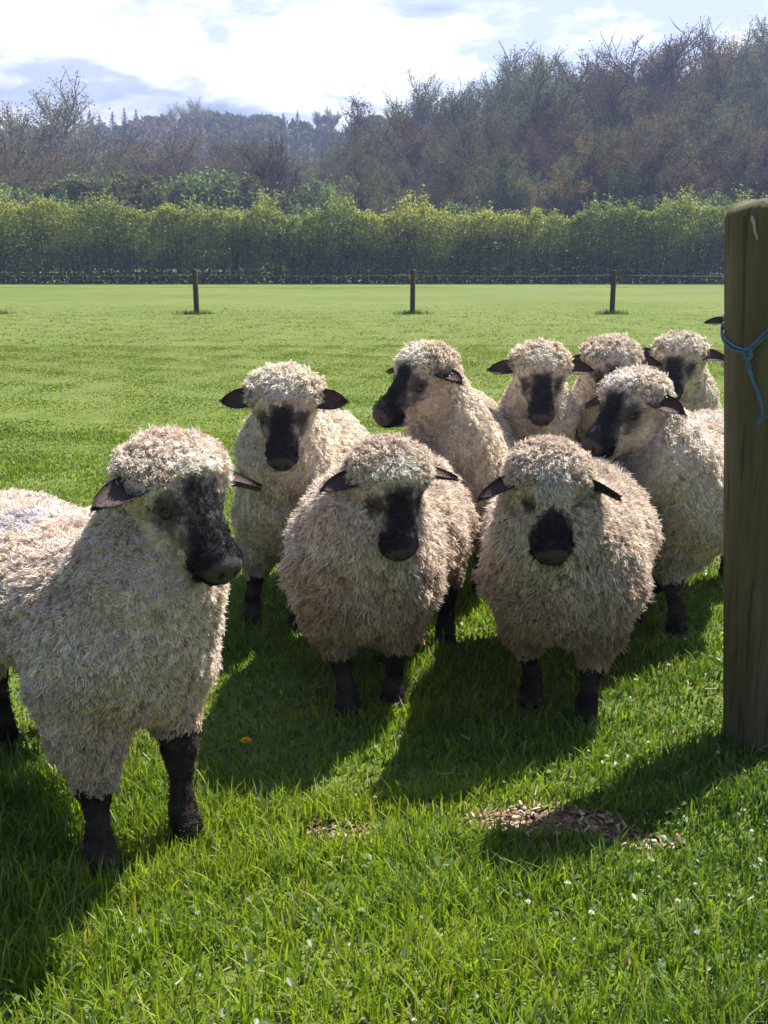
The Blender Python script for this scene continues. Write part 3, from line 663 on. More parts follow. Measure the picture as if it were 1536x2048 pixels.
# ------------------------------------------------------------------ sheep
def surface_nets(F, lo, h):
    s = F < 0; nx, ny, nz = F.shape
    c = [s[i:nx - 1 + i, j:ny - 1 + j, k:nz - 1 + k] for i in (0, 1) for j in (0, 1) for k in (0, 1)]
    sm = sum(q.astype(np.int8) for q in c); act = (sm > 0) & (sm < 8)
    idx = np.full(act.shape, -1, np.int64); ii = np.argwhere(act); idx[act] = np.arange(len(ii))
    acc = np.zeros((len(ii), 3)); cnt = np.zeros(len(ii))
    corners = [(i, j, k) for i in (0, 1) for j in (0, 1) for k in (0, 1)]
    fv = {q: F[ii[:, 0] + q[0], ii[:, 1] + q[1], ii[:, 2] + q[2]] for q in corners}
    for a in corners:
        for ax in range(3):
            if a[ax]: continue
            b = list(a); b[ax] = 1; b = tuple(b); fa, fb = fv[a], fv[b]; m = (fa < 0) != (fb < 0)
            t = np.where(m, fa / np.where(m, fa - fb, 1), 0); p = np.tile(np.array(a, float), (len(ii), 1)); p[:, ax] = t
            acc += p * m[:, None]; cnt += m
    V = (ii + acc / cnt[:, None]) * h + lo
    quads = []
    for ax in range(3):
        o1, o2 = [(1, 2), (2, 0), (0, 1)][ax]
        sl0 = [slice(None)] * 3; sl1 = [slice(None)] * 3; sl0[ax] = slice(0, -1); sl1[ax] = slice(1, None)
        A, B = s[tuple(sl0)], s[tuple(sl1)]; e = np.argwhere(A != B)
        ok = (e[:, o1] > 0) & (e[:, o2] > 0) & (e[:, o1] < F.shape[o1] - 1) & (e[:, o2] < F.shape[o2] - 1); e = e[ok]
        flip = A[e[:, 0], e[:, 1], e[:, 2]]
        def id_(d1, d2):
            q = e.copy(); q[:, o1] -= d1; q[:, o2] -= d2; return idx[q[:, 0], q[:, 1], q[:, 2]]
        Q = np.stack([id_(1, 1), id_(0, 1), id_(0, 0), id_(1, 0)], -1); Q[~flip] = Q[~flip][:, ::-1]; quads.append(Q)
    return V, np.concatenate(quads)

class Prim:
    def __init__(s, a, b, ra, rb, grp, k=None): s.a = np.array(a, float); s.b = np.array(b, float); s.ra, s.rb, s.grp = ra, rb, grp; s.ell = None
    def d(s, P):
        if s.ell is not None:
            q = (P - s.a) @ s.ax; k0 = np.linalg.norm(q / s.ell, axis=-1); k1 = np.linalg.norm(q / s.ell ** 2, axis=-1)
            return k0 * (k0 - 1) / np.maximum(k1, 1e-6)
        ab = s.b - s.a; t = np.clip(((P - s.a) @ ab) / max(ab @ ab, 1e-9), 0, 1)
        return np.linalg.norm(P - s.a - t[..., None] * ab, axis=-1) - (s.ra + (s.rb - s.ra) * t)
    def box(s):
        if s.ell is not None: m = s.ell.max(); return s.a - m, s.a + m
        m = max(s.ra, s.rb); return np.minimum(s.a, s.b) - m, np.maximum(s.a, s.b) + m
def ell(c, r, grp, ax=None):
    p = Prim(c, c, 0, 0, grp); p.ell = np.array(r, float); p.ax = np.eye(3) if ax is None else ax; return p
def rotm(yaw, pitch, roll=0.0):
    """columns: face direction, left, up-out-of-forehead; yaw about z, pitch down"""
    f = np.array([math.cos(yaw) * math.cos(pitch), math.sin(yaw) * math.cos(pitch), -math.sin(pitch)])
    l = np.array([-math.sin(yaw), math.cos(yaw), 0.0]); u = np.cross(f, l)
    l2 = l * math.cos(roll) + u * math.sin(roll); u2 = np.cross(f, l2)
    return np.stack([f, l2, u2], 1)

def make_sheep(label, pos, theta, poll, htheta, hpitch, hroll=0.0, sc=1.0, fat=1.0, h=0.009, clumps=2600, per=11, face='stripe', feet=None, seed=1, ear=(0.0, 0.0), wool=(0.60, 0.52, 0.44), rad=0.0021, earlen=.148, hs=1.0, dirt_shade=.6, deep=0.0, legtop={}, lock=1.0, eroll=0.0, muzy=.024, mark=None):
    r = np.random.default_rng(seed)
    rot = R(theta - 90); cr, sr = math.cos(rot), math.sin(rot)
    root = empty('sheep', (pos[0], pos[1], float(gz(pos[0], pos[1]))), rot)
    def tol(p):
        dx, dy = p[0] - pos[0], p[1] - pos[1]; return np.array([dx * cr + dy * sr, -dx * sr + dy * cr, p[2] - float(gz(pos[0], pos[1]))])
    Hc = tol(poll); HR = rotm(R(htheta - theta), R(hpitch), R(hroll))
    hl = lambda x, y, z: Hc + HR @ (np.array([x, y, z]) * hs)
    b = []; s = sc; f = fat
    b += [ell((.24 * s, 0, (.545 - deep) * s), (.25 * s, .215 * f * s, (.215 + deep) * s), 'body'), ell((-.06 * s, 0, (.545 - deep) * s), (.36 * s, .255 * f * s, (.22 + deep) * s), 'body'),
          ell((-.36 * s, 0, (.55 - deep) * s), (.24 * s, .22 * f * s, (.21 + deep) * s), 'body'), ell((.36 * s, 0, (.50 - deep) * s), (.13 * s, .16 * f * s, .16 * s), 'body'),
          ell((-.58 * s, 0, .60 * s), (.05 * s, .05 * s, .09 * s), 'body')]
    n0 = np.array([.30 * s, 0, .56 * s]); n2 = hl(-.012, 0, -.045); mid = .5 * (n0 + n2) + np.array([.035, 0, -.02])
    b += [Prim(n0, mid, .185 * s * f, .145, 'body'), Prim(mid, n2, .145, .088, 'body')]
    b += [ell(hl(.02, 0, .01), (.085 * hs, .083 * hs, .082 * hs), 'head', HR), ell(hl(-.014, 0, .028), (.064 * hs, .112 * hs * r.uniform(.93, 1.07), .052 * hs * r.uniform(.88, 1.12)), 'cap', HR), ell(hl(.014, 0, .054), (.040 * hs, .086 * hs, .026 * hs), 'cap', HR),
          Prim(hl(.06, 0, -.002), hl(.205, 0, .0), .070 * hs, .043 * hs, 'head'), ell(hl(.215, 0, -.008), (.046 * hs, .040 * hs, .040 * hs), 'head', HR),
          Prim(hl(.03, 0, -.065), hl(.18, 0, -.045), .050 * hs, .030 * hs, 'head')]
    for sg in (-1, 1):
        b += [ell(hl(.075, .042 * sg, -.035), (.060 * hs, .040 * hs, .050 * hs), 'head', HR), ell(hl(.078, .052 * sg, .030), (.026 * hs, .020 * hs, .018 * hs), 'head', HR), ell(hl(.238, .020 * sg, .006), (.018 * hs, .016 * hs, .016 * hs), 'head', HR)]
    feet = feet or {}
    legs = []
    for nm, hx, sg in (('fl', .30, 1), ('fr', .30, -1), ('hl', -.42, 1), ('hr', -.42, -1)):
        w = .115 * f * s if nm[0] == 'f' else .125 * f * s
        dft = (hx * s + (.0 if nm[0] == 'f' else -.06), sg * w)
        if nm in feet: q = tol((*feet[nm], 0)); ft = (q[0], q[1])
        else: ft = (dft[0] + r.uniform(-.03, .03), dft[1])
        if nm[0] == 'f':
            sh = np.array([hx * s, sg * w * 1.0, .44 * s]); kn = np.array([.45 * sh[0] + .55 * ft[0] + .015, .45 * sh[1] + .55 * ft[1], .235 * s]); fk = np.array([ft[0], ft[1], .07])
            lt = .72 if legtop.get(nm, 0) > .25 else 1.0
            b += [Prim(sh, .45 * sh + .55 * kn, .110 * s, .074 * s * lt, 'body'), Prim(.45 * sh + .55 * kn, kn, .072 * s * lt, .042 * s * lt, 'ul'), Prim(kn, kn + (fk - kn) * .25, .034, .026, 'leg'), Prim(kn + (fk - kn) * .25, fk, .024, .021, 'leg')]
        else:
            sh = np.array([hx * s, sg * w, .46 * s]); st = np.array([hx * s + .04, sg * w, .36 * s]); kn = np.array([ft[0] - .035, ft[1], .27 * s]); fk = np.array([ft[0], ft[1], .07])
            b += [Prim(sh, st, .15 * s, .105 * s, 'body'), Prim(st, kn, .085 * s, .045 * s, 'ul'), Prim(kn, kn + (fk - kn) * .3, .034, .029, 'leg'), Prim(kn + (fk - kn) * .3, fk, .027, .024, 'leg')]
        b += [Prim(fk, fk + [.018, 0, -.045], .027, .030, 'leg'), Prim(fk + [.018, .010, -.045], fk + [.035, .012, -.062], .020, .016, 'hoof'), Prim(fk + [.018, -.010, -.045], fk + [.035, -.012, -.062], .020, .016, 'hoof')]
    lo = np.min([p.box()[0] for p in b], 0) - .05; hi = np.max([p.box()[1] for p in b], 0) + .05
    dims = np.ceil((hi - lo) / h).astype(int) + 1
    E = np.zeros(dims)
    for p in b:
        k = .022 if p.grp in ('body', 'cap') else (.010 if p.grp in ('head', 'ul') else .007)
        q0, q1 = p.box(); i0 = np.maximum(np.floor((q0 - 5 * k - lo) / h).astype(int), 0); i1 = np.minimum(np.ceil((q1 + 5 * k - lo) / h).astype(int) + 1, dims)
        g = np.stack(np.meshgrid(*[lo[c] + h * np.arange(i0[c], i1[c]) for c in range(3)], indexing='ij'), -1)
        p.k = k; D = p.d(g); E[i0[0]:i1[0], i0[1]:i1[1], i0[2]:i1[2]] += np.exp(-np.clip(D / k, -25, 25))
    Fd = 1.0 - E ** .15 * 1.0 if False else -np.log(np.maximum(E, 1e-9)) * .012
    # eye sockets and nostrils are pressed in
    for sg in (-1, 1):
        for c, rr_, dp in ((hl(.092, .066 * sg, .020), .018 * hs, .008), (hl(.256, .017 * sg, .004), .009 * hs, .013)):
            i0 = np.maximum(((c - 3 * rr_ - lo) / h).astype(int), 0); i1 = np.minimum(((c + 3 * rr_ - lo) / h).astype(int) + 2, dims)
            g = np.stack(np.meshgrid(*[lo[q] + h * np.arange(i0[q], i1[q]) for q in range(3)], indexing='ij'), -1)
            Fd[i0[0]:i1[0], i0[1]:i1[1], i0[2]:i1[2]] += dp * np.exp(-(np.linalg.norm(g - c, axis=-1) / rr_) ** 2)
    V, Q = surface_nets(Fd, lo, h)
    dd_ = np.min([p.d(V) for p in b if p.grp in ('body', 'cap', 'ul')], 0); dh_ = np.min([p.d(V) for p in b if p.grp in ('head', 'leg')], 0)
    rd_ = unit(V - (np.array([-.05, 0, .55]) * s)); V = V + rd_ * (.0075 * wob(V * [1, 1, .6], 24, seed) * np.where(dd_ < dh_ - .01, 1, 0))[:, None]
    def groups(P):
        gd = {}
        for p in b: gd[p.grp] = np.minimum(gd.get(p.grp, 9.0), p.d(P))
        return gd
    def classify(P):
        gd = groups(P); q = (P - Hc) @ HR / hs
        names = ['body', 'head', 'cap', 'ul', 'leg', 'hoof']; D = np.stack([gd[n_] for n_ in names], -1); which = D.argmin(-1)
        n = len(P); wl = np.full(n, 1.0); kind = which.copy()
        # face area: bare skin
        x, y, z = q[:, 0], q[:, 1], q[:, 2]; head = which == 1
        front = z + .25 * (x - .06)
        jit = .005 * wob(q, 90, seed) + r.normal(0, .0022, n)
        ay = np.abs(y)
        sg_ = lambda d, w: 1 / (1 + np.exp(np.clip(d / w, -30, 30)))
        mw_ = .0035 if face != 'oval' else .007
        muz = sg_((.168 if face != 'oval' else .112) + .55 * np.maximum(-z - .012, 0) + (1.5 if face == 'oval' else .35) * np.maximum(ay - muzy, 0) - x + jit, mw_)
        strp = sg_(np.maximum(ay - ({'stripe': .043, 'wide': .048, 'oval': .010}[face]) - .10 * np.maximum(x - .07, 0), ({'stripe': .072, 'wide': .062, 'oval': .12}[face]) - x) + jit, .005) * (z > -.015)
        ed = np.sqrt((x - .092) ** 2 * .75 + (ay - .055) ** 2 * 1.0 + (z - .026) ** 2 * 1.1)
        ex_ = np.maximum(np.maximum(.085 - x, x - .150), np.maximum(.030 - ay, np.abs(z - .012 + (x - .09) * .25) - .020))
        eye_ = np.maximum(sg_(ed - (.0375 if face != 'oval' else .034) + jit, .004), (0.85 if face != 'oval' else 0.0) * sg_(ex_ + jit, .005))
        wd_ = np.where(head, np.maximum(muz, strp), 0); we = np.where(head, eye_, 0)
        dark = wd_ > .5; eyep = (we > .5) & ~dark
        classify.w = (wd_, we, head)
        cheek = head & ~dark & ~eyep
        return which, q, head & dark, head & eyep & ~dark, cheek
    which, q, dark, eyep, cheek = classify(V)
    wl = np.array(wool); wl = wl * .8 + wl.mean() * .2 * np.array([1.06, 1.0, .95]); wl = np.minimum(wl * 1.44, .86); col = np.tile(wl * .80, (len(V), 1))
    col[which == 2] = wl * .7; col[cheek] = wl * np.array([1.02, .97, .96]); col[(which == 3)] = wl * .5
    lth = np.full(len(V), .205)
    for nm, hh in legtop.items(): lth[((V[:, 0] > 0) == (nm[0] == 'f')) & ((V[:, 1] > 0) == (nm[1] == 'l'))] = hh
    low = V[:, 2] < lth * s + .015 * wob(V, 30, seed); legm = (which >= 4) | (((which == 3) | (which == 0)) & low); col[legm] = (np.array([[.058, .047, .040]]) * (1 + .6 * wob(V, 25, 3))[:, None])[legm]; col[which == 5] = [.02, .017, .015]
    qn = (V - Hc) @ HR / hs
    hw, we_, hd_ = classify.w; wmx = np.clip(np.maximum(hw, we_ * .93), 0, 1)[:, None]
    col = np.where(hd_[:, None], col * (1 - wmx) + np.array([.030, .028, .033]) * wmx, col); pad = hd_ & (qn[:, 0] > .242) & (qn[:, 2] > -.022); col[pad] = [.070, .060, .062]
    nos = hd_ & (np.sqrt((qn[:, 0] - .256) ** 2 * .5 + (np.abs(qn[:, 1]) - .018 - .3 * (qn[:, 2] - .004)) ** 2 * 2 + (qn[:, 2] - .004) ** 2) < .009); col[nos] = [.004, .003, .003]  # nostril shade painted near black over the dents
    mou = hd_ & (np.abs(qn[:, 2] + .024 + .10 * (.26 - qn[:, 0])) < .0032) & (qn[:, 0] > .18); col[mou] = [.005, .004, .004]  # mouth crease has no dent; its shade is painted as a dark line
    vcol = col.copy(); barep = pad | nos
    # ears: cupped leaves growing from the sides of the head
    EV, EF, EK = [], [], []; n0_ = len(V)
    for sg in (-1, 1):
        tilt, fwd = ear; nl, nw = 11, 9; c = []
        ex = HR @ np.array([fwd - .12, sg * 1.0, .10]); ex = unit(ex + np.array([0, 0, tilt])); fdir = HR[:, 2]; wdir = unit(np.cross(ex, fdir)) * sg; er = eroll * (1 + .3 * sg); wdir, fdir = wdir * math.cos(er) + fdir * math.sin(er), fdir * math.cos(er) - wdir * math.sin(er)
        base = hl(.030, .070 * sg, .020)
        for layer in (0, 1):
            for i in range(nl):
                t = i / (nl - 1); wd = (.014 + .021 * math.sin(min(1, t * 1.25) * math.pi * .62)) * (1 - t ** 4.2) ** .8 + .0012
                for j in range(nw):
                    v = (j / (nw - 1)) * 2 - 1; cup = (.026 * (1 - .6 * t)) * (v * v) - .006
                    p = base + ex * (earlen * hs * t) + wdir * (wd * v * 1.05 * hs) + fdir * (cup + .004 * math.sin(t * 5)) + np.array([0, 0, -.026 * t * t]) - fdir * (.006 * layer * (1 - abs(v) * .75))
                    EV.append(p); edge = max(abs(v) ** 4, t ** 8)
                    EK.append((.022, .018, .018) if layer else tuple((.085 - .06 * edge, .056 - .038 * edge, .052 - .035 * edge)))
        bs = n0_ + (0 if sg < 0 else 2 * nl * nw)
        for layer in (0, 1):
            o_ = bs + layer * nl * nw
            for i in range(nl - 1):
                for j in range(nw - 1):
                    qd = (o_ + i * nw + j, o_ + i * nw + j + 1, o_ + (i + 1) * nw + j + 1, o_ + (i + 1) * nw + j); EF.append(qd if layer else qd[::-1])
        for i in range(nl - 1):
            for j in (0, nw - 1):
                a_ = bs + i * nw + j; EF.append((a_, a_ + nw, a_ + nw + nl * nw, a_ + nl * nw))
        for j in range(nw - 1): a_ = bs + (nl - 1) * nw + j; EF.append((a_, a_ + 1, a_ + 1 + nl * nw, a_ + nl * nw))
    np_mesh('body', np.concatenate([V, np.array(EV)]), [np.concatenate([Q, np.array(EF)])], M_skin, root, np.concatenate([col, np.array(EK)]), True)
    for sg in (-1, 1):
        c = hl(.094, .064 * sg, .021); u, v = np.meshgrid(np.linspace(0, math.pi, 9), np.linspace(0, 2 * math.pi, 13)[:-1], indexing='ij')
        P = np.stack([np.sin(u) * np.cos(v), np.sin(u) * np.sin(v), np.cos(u)], -1).reshape(-1, 3) * .0155 * hs + c
        i, j = np.meshgrid(np.arange(8), np.arange(12), indexing='ij'); F = np.stack([i * 12 + j, (i + 1) * 12 + j, (i + 1) * 12 + (j + 1) % 12, i * 12 + (j + 1) % 12], -1).reshape(-1, 4)
        np_mesh('eye', P, F, M_eye, root, None, True)
    # ---- fleece: flat crimped fibres gathered in small locks
    A = V[Q[:, 1]] - V[Q[:, 0]]; B = V[Q[:, 3]] - V[Q[:, 0]]; Nn = np.cross(A, B); area = np.linalg.norm(Nn, axis=1); Nn = unit(Nn)
    Vn = np.zeros_like(V)
    for c_ in range(4): np.add.at(Vn, Q[:, c_], Nn)
    Vn = unit(Vn); cen = V[Q].mean(1); wq = which[Q[:, 0]]
    if (Nn * (cen - cen.mean(0)))[wq == 0].sum() < 0: Nn = -Nn; Vn = -Vn
    dkf = (wmx[:, 0] > .30) & (which == 1)
    def region(pk):
        w0 = which[pk]; shortd = dkf[pk]; lg = legm[pk]; ck = (w0 == 1) & ~shortd; return w0, shortd, lg, ck
    reg = region(Q[:, 0]); den = area * np.where(reg[1] | reg[2], 3.5, 1.0) * np.where(reg[3], 3.0, 1) * np.where(wq == 2, 1.6, 1)
    den = np.where((wq == 5) | barep[Q[:, 0]], 0, den)
    nc = int(clumps * 2.5); a_eff = den.sum(); cell = math.sqrt(a_eff / nc) * .80
    pick = r.choice(len(den), nc * 5, p=den / den.sum()); dl = den[pick] / area[pick]
    Pc = cen[pick] + r.normal(0, h * .35, (len(pick), 3)); key = np.floor(Pc * np.sqrt(dl)[:, None] / cell).astype(np.int64)
    key = key[:, 0] * 7919 * 7919 + key[:, 1] * 7919 + key[:, 2] + (dl * 10).astype(np.int64) * 10 ** 12
    _, uq = np.unique(key, return_index=True); uq = r.permutation(uq); pick = pick[uq]; P0 = Pc[uq]; dl = dl[uq]
    eo = np.minimum(*[np.linalg.norm(P0 - hl(.094, .068 * sg, .021), axis=1) for sg in (-1, 1)]) > .0165 * hs; pick = pick[eo]; P0 = P0[eo]; dl = dl[eo]; ns = len(pick)
    pk = Q[pick, 0]; w0, sd, lgm, c0 = region(pk); n_ = unit(Vn[Q[pick, 0]] + Vn[Q[pick, 2]])
    down = np.array([-.25, 0, -1.0]); fl = down - n_ * (n_ @ down)[:, None]
    qh = (P0 - Hc) @ HR / hs
    fore = c0 & (qh[:, 2] > .0) & (qh[:, 0] < .105) & (np.abs(qh[:, 1]) < .042) if face == 'oval' else c0 & (qh[:, 0] < .05) & (qh[:, 2] > .02)
    capm = (w0 == 2) | ((w0 == 0) & (qh[:, 2] > .0) & (qh[:, 0] > -.12) & (np.linalg.norm(qh, axis=1) < .2))
    rad_h = unit(P0 - (Hc + HR @ np.array([-.03, 0, -.02])))
    nz3 = np.stack([wob(P0, 14, 1), wob(P0, 14, 5), wob(P0, 14, 9)], -1)
    D = n_ * .50 + fl * .80 + .30 * r.normal(size=(ns, 3)) + .35 * nz3
    Dc = n_ * .70 + rad_h * .30 + (HR @ np.array([.15, 0, .15]))[None] + .34 * r.normal(size=(ns, 3)) + .2 * nz3; D = np.where(capm[:, None], Dc, D)
    Df = n_ * .42 + (HR @ np.array([.6, 0, 0]))[None] + .30 * r.normal(size=(ns, 3)) + .2 * nz3; D = np.where(fore[:, None], Df, D)
    Dk = n_ * .28 + (HR @ np.array([-.35, 0, -.3]))[None] + fl * .3 + .22 * r.normal(size=(ns, 3)); D = np.where((c0 & ~fore)[:, None], Dk, D)
    Ds = n_ * .30 + (HR @ np.array([-.9, 0, 0]))[None] + .2 * r.normal(size=(ns, 3)); D = np.where((sd & ~lgm)[:, None], Ds, D)
    D = np.where(lgm[:, None], n_ * .3 + fl * 1.0 + .15 * r.normal(size=(ns, 3)), D); D = unit(D)
    Ln = np.where(capm, r.uniform(.010, .021, ns), r.uniform(.010, .019, ns) * lock); Ln = np.where(fore, r.uniform(.012, .022, ns) if face == 'oval' else r.uniform(.012, .020, ns), Ln)
    Ln = np.where(c0 & ~fore, r.uniform(.005, .010, ns) + .009 * sst(.085, .03, qh[:, 0]), Ln); Ln = np.where(w0 == 3, .015, Ln); Ln = np.where(sd, r.uniform(.002, .004, ns), Ln); Ln = np.where(lgm, r.uniform(.003, .006, ns), Ln) * (s ** .5)
    neck = (w0 == 0) & (P0[:, 2] > .62 * s) & (P0[:, 0] > .30 * s) & ~capm; Ln = np.where(neck, Ln * .75, Ln)
    sz = cell * .95 / np.sqrt(dl)
    m = int(per * 1.0); rt = np.repeat(np.arange(ns), m); T1 = unit(np.cross(n_, np.array([.3, .8, .5]))); T2 = np.cross(n_, T1)
    ang = r.uniform(0, 6.283, ns * m); rr = np.sqrt(r.random(ns * m)) * sz[rt]
    off = (T1[rt] * np.cos(ang)[:, None] + T2[rt] * np.sin(ang)[:, None]) * rr[:, None]
    k = 5; t = np.linspace(0, 1, k)
    sunk = np.where(sd | lgm, .001, .005)[rt][:, None]
    root_p = P0[rt] + off - n_[rt] * (sunk + .5 * rr[:, None] ** 2 / .12)
    spread = np.where(c0 | sd | lgm, .9, np.where(capm, .45, .62))[rt][:, None]
    tip = P0[rt] + off * spread + (D[rt] + .20 * r.normal(size=(ns * m, 3))) * (Ln[rt] * r.uniform(.7, 1.2, ns * m))[:, None]
    Pm = root_p[:, None] * (1 - t)[None, :, None] + tip[:, None] * t[None, :, None]
    Pm += (n_[rt] * (Ln[rt] * .18)[:, None])[:, None] * (4 * t * (1 - t))[None, :, None]
    ph = r.uniform(0, 6.28, ns); fr = r.uniform(.8, 1.5, ns); phs = ph[rt] + r.normal(0, .4, ns * m); amp = (.0030 * np.where(c0 | sd | lgm, .12, np.where(capm, 1.6, 1.0)))[rt] * r.uniform(.6, 1.3, ns * m)
    th = phs[:, None] + fr[rt][:, None] * 6.283 * t[None]; wv = amp[:, None] * (t[None] ** .6)
    Pm += T1[rt][:, None] * (wv * np.sin(th))[..., None] + T2[rt][:, None] * (wv * np.cos(th))[..., None]
    Rr = rad * .78 * r.uniform(.7, 1.3, ns * m)[:, None] * np.array([1.0, 1.1, 1.0, .75, .15])[None] * np.where(c0, .75, np.where(sd | lgm, .5, 1))[rt][:, None]
    Tn = unit(np.gradient(Pm, axis=1)); fc = n_[rt] + .75 * r.normal(size=(ns * m, 3)); Wd = unit(np.cross(Tn, fc[:, None])) * Rr[..., None]
    Vs = np.stack([Pm - Wd, Pm + Wd], 2).reshape(-1, 3); b0 = (np.arange(ns * m)[:, None] * 2 * k + np.arange(k - 1)[None] * 2).ravel(); Fs = np.stack([b0, b0 + 1, b0 + 3, b0 + 2], -1)
    cb = wl[None] * r.uniform(.80, 1.15, (ns, 1)) * (1 + .10 * wob(P0, 22, seed + 2))[:, None]; cb[r.random(ns) < .012] *= [.55, .45, .35]; cb = cb * (1 + .03 * r.normal(size=(ns, 1)) * np.array([[-.6, 0, 1.]]))
    dz = np.clip((.62 - P0[:, 2] / s) / .40, 0, 1) * dirt_shade; dz = np.clip(dz + .22 * wob(P0, 9, 4) * dirt_shade, 0, 1)[:, None]
    cb = cb * (1 - dz) + cb * np.array([[.68, .59, .51]]) * dz  # real dirt low down, plus painted shade darkening the front pair's wool
    if mark is not None:
        mk = np.clip(1.3 - np.linalg.norm((P0 - tol(mark[:3])) * [1, 1, .6], axis=1) / mark[3], 0, 1)[:, None] * .75 * r.uniform(.3, 1, (ns, 1)); cb = cb * (1 - mk) + np.array([.36, .50, .70]) * mk
    hb = (w0 == 1) | lgm; cb[hb] = vcol[pk][hb] * r.uniform(.8, 1.35, (int(hb.sum()), 1)); cb[fore] = cb[fore] * 1.25; cb[sd | lgm] *= 1.12; cb[sd & (r.random(ns) < .05)] *= 1.4
    # short hairs on the ears
    Ev = np.array(EV); ne = 900; ei = r.integers(0, len(Ev), ne); ec = Ev.reshape(2, 2 * nl * nw, 3).mean(1)[ei // (2 * nl * nw)]
    edv = unit((Ev[ei] - ec) * np.array([1, 1, 1.6])); Ed = edv * .6 + .55 * r.normal(size=(ne, 3)); el_ = r.uniform(.002, .006, ne)
    Pe = (Ev[ei] + r.normal(0, .002, (ne, 3)))[:, None] + unit(Ed)[:, None] * (el_[:, None] * t[None])[..., None] + np.array([0, 0, -.002]) * (t ** 2)[None, :, None]
    We = unit(np.cross(unit(Ed)[:, None], r.normal(size=(ne, 1, 3)))) * (rad * .45 * np.array([1, 1, .9, .6, .1]))[None, :, None]
    Ve = np.stack([Pe - We, Pe + We], 2).reshape(-1, 3); be = len(Vs) + (np.arange(ne)[:, None] * 2 * k + np.arange(k - 1)[None] * 2).ravel()
    Vs = np.concatenate([Vs, Ve]); Fs = np.concatenate([Fs, np.stack([be, be + 1, be + 3, be + 2], -1)])
    ek = np.where(r.random((ne, 1)) < .25, [[.22, .18, .15]], [[.05, .04, .036]]) * r.uniform(.7, 1.4, (ne, 1))
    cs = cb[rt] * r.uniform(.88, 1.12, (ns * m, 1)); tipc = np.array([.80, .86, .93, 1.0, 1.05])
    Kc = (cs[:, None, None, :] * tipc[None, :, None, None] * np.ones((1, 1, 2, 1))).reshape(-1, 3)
    Kc = np.concatenate([Kc, np.repeat(ek, 2 * k, 0)])
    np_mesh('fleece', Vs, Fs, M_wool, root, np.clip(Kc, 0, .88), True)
    tag(root, label, 'sheep', 'flock of sheep by the gatepost')
    return root

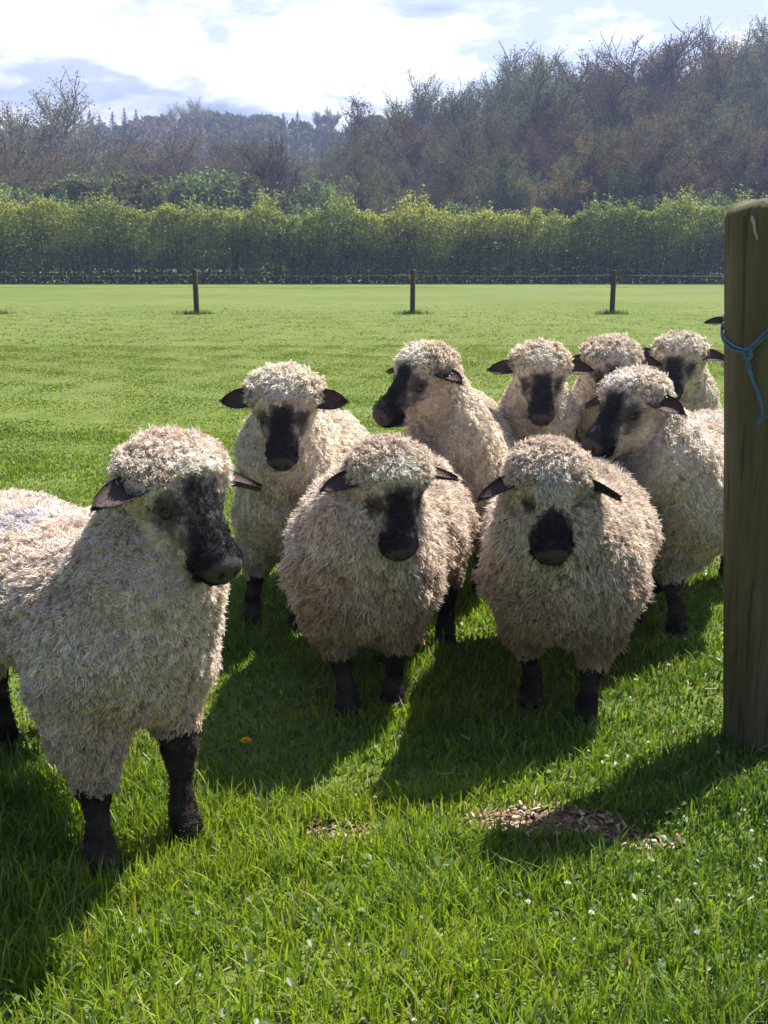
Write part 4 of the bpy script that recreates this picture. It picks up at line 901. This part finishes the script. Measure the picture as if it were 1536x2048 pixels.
FLOCK = [
 dict(label='nearest sheep at the far left, woolly head turned right showing a black muzzle', pos=(-.76, 2.52), theta=40, poll=(-.450, 2.24, .886), htheta=44, hpitch=38, hroll=-4, legtop={'fl': .30}, sc=.95, h=.0075, clumps=4600, per=18, face='wide', feet={'fr': (-.63, 2.20), 'fl': (-.475, 2.36), 'hr': (-1.07, 2.86)}, eroll=.25, mark=(-.86, 2.55, .76, .075), deep=-.035, seed=1, ear=(.05, .18), wool=(.62, .51, .45), rad=.0015, hs=.98, dirt_shade=.75),
 dict(label='broad sheep in the middle of the front, head low, long black stripe down its nose', pos=(-.015, 3.44), theta=-10, eroll=.55, earlen=.145, hs=.93, poll=(.008, 2.98, .762), htheta=21, hpitch=60, hroll=2, sc=.93, fat=1.07, lock=1.7, deep=.03, h=.0075, clumps=4000, per=14, face='stripe', feet={'fr': (-.11, 3.12), 'fl': (.03, 3.18), 'hl': (.22, 3.72)}, seed=2, ear=(.02, .0), wool=(.58, .49, .42), rad=.0021, dirt_shade=1.0),
 dict(label='broad sheep at the front right, head lowered, shaggy fringe and small black oval muzzle', pos=(.59, 3.40), theta=-12, eroll=1.0, muzy=.020, legtop={'fl': .11, 'fr': .13}, hs=.90, poll=(.450, 2.96, .760), htheta=2, hpitch=64, hroll=0, sc=.93, fat=1.09, lock=1.7, deep=.03, h=.0075, clumps=4000, per=14, face='oval', feet={'fl': (.60, 3.04), 'fr': (.46, 3.2)}, seed=3, ear=(-.12, .10), wool=(.60, .51, .43), rad=.0021, dirt_shade=1.0),
 dict(label='tall sheep behind the left gap, facing forward with both dark ears out', pos=(-.30, 4.22), theta=-12, eroll=-.3, earlen=.145,  poll=(-.330, 3.66, .890), htheta=-2, hpitch=56, sc=.96, fat=.78, clumps=2600, per=11, face='stripe', feet={'fr': (-.50, 3.98), 'fl': (-.32, 3.92)}, seed=4, ear=(.05, 0), wool=(.60, .53, .45), rad=.0026),
 dict(label='sheep behind the middle with raised head turned left in three-quarter view', pos=(.33, 4.50), theta=-6, poll=(.165, 3.95, .935), htheta=-56, hpitch=34, hroll=0, hs=1.04, sc=.98, fat=.82, clumps=2600, per=11, face='wide', seed=5, ear=(.0, 0), wool=(.62, .53, .43), eroll=.3, rad=.0026),
 dict(label='sheep at the back, second row, facing straight ahead left of two other heads', pos=(.72, 5.12), theta=-8, sc=.94, fat=.74, poll=(.640, 4.52, .900), htheta=-3, hpitch=52, clumps=1700, per=10, h=.010, face='stripe', seed=6, ear=(.08, 0), wool=(.60, .52, .43), rad=.003),
 dict(label='back-row sheep whose face is half hidden behind the head of the sheep in front', pos=(1.08, 5.32), theta=-11, sc=.94, fat=.74, poll=(.965, 4.72, .910), htheta=4, hpitch=52, clumps=1700, per=10, h=.010, face='stripe', seed=7, ear=(.0, 0), wool=(.60, .52, .44), rad=.003),
 dict(label='sheep next to the gatepost, head raised and turned left over the front right sheep', pos=(1.20, 4.10), theta=-22, poll=(.870, 3.74, .860), htheta=-54, hpitch=32, hroll=4, hs=1.05, sc=.93, fat=.86, clumps=2600, per=11, face='wide', feet={'fr': (1.05, 3.74), 'fl': (.93, 3.86)}, seed=8, ear=(-.1, 0), wool=(.60, .53, .47), rad=.0025),
 dict(label='rearmost visible sheep beside the post, long neck and face turned slightly left', pos=(1.56, 5.72), theta=-14, sc=.96, fat=.76, poll=(1.375, 5.12, .895), htheta=-28, hpitch=44, clumps=1600, per=10, h=.010, face='stripe', seed=9, ear=(.1, 0), wool=(.60, .53, .44), rad=.0032),
 dict(label='distant sheep hidden behind the gatepost with one grey ear poking out', pos=(3.02, 8.9), theta=-16, earlen=.2, poll=(2.65, 8.28, .87), htheta=-4, hpitch=50, clumps=1100, per=8, h=.012, face='stripe', seed=10, ear=(.0, 0), rad=.004),
]
for kw in FLOCK: make_sheep(**kw)

# ------------------------------------------------------------------ haze
def haze():
    m = bpy.data.materials.new('haze_air'); m.use_nodes = True; t = m.node_tree; t.nodes.clear(); o = N(t, 'ShaderNodeOutputMaterial')
    v = N(t, 'ShaderNodeVolumePrincipled'); v.inputs['Color'].default_value = (.50, .62, 1.0, 1); v.inputs['Density'].default_value = .0010; v.inputs['Anisotropy'].default_value = .2
    L(t, v.outputs[0], o.inputs['Volume'])
    x, y0, y1, z0, z1 = 440, -60, 590, -2, 60
    V = np.array([(a, b_, c) for a in (-x, x) for b_ in (y0, y1) for c in (z0, z1)], float)
    F = np.array([(0, 1, 3, 2), (4, 6, 7, 5), (0, 4, 5, 1), (2, 3, 7, 6), (0, 2, 6, 4), (1, 5, 7, 3)])
    tag(np_mesh('haze', V, F, m), 'faint blue haze lying over the field and far woods', 'haze', kind='stuff')
haze()
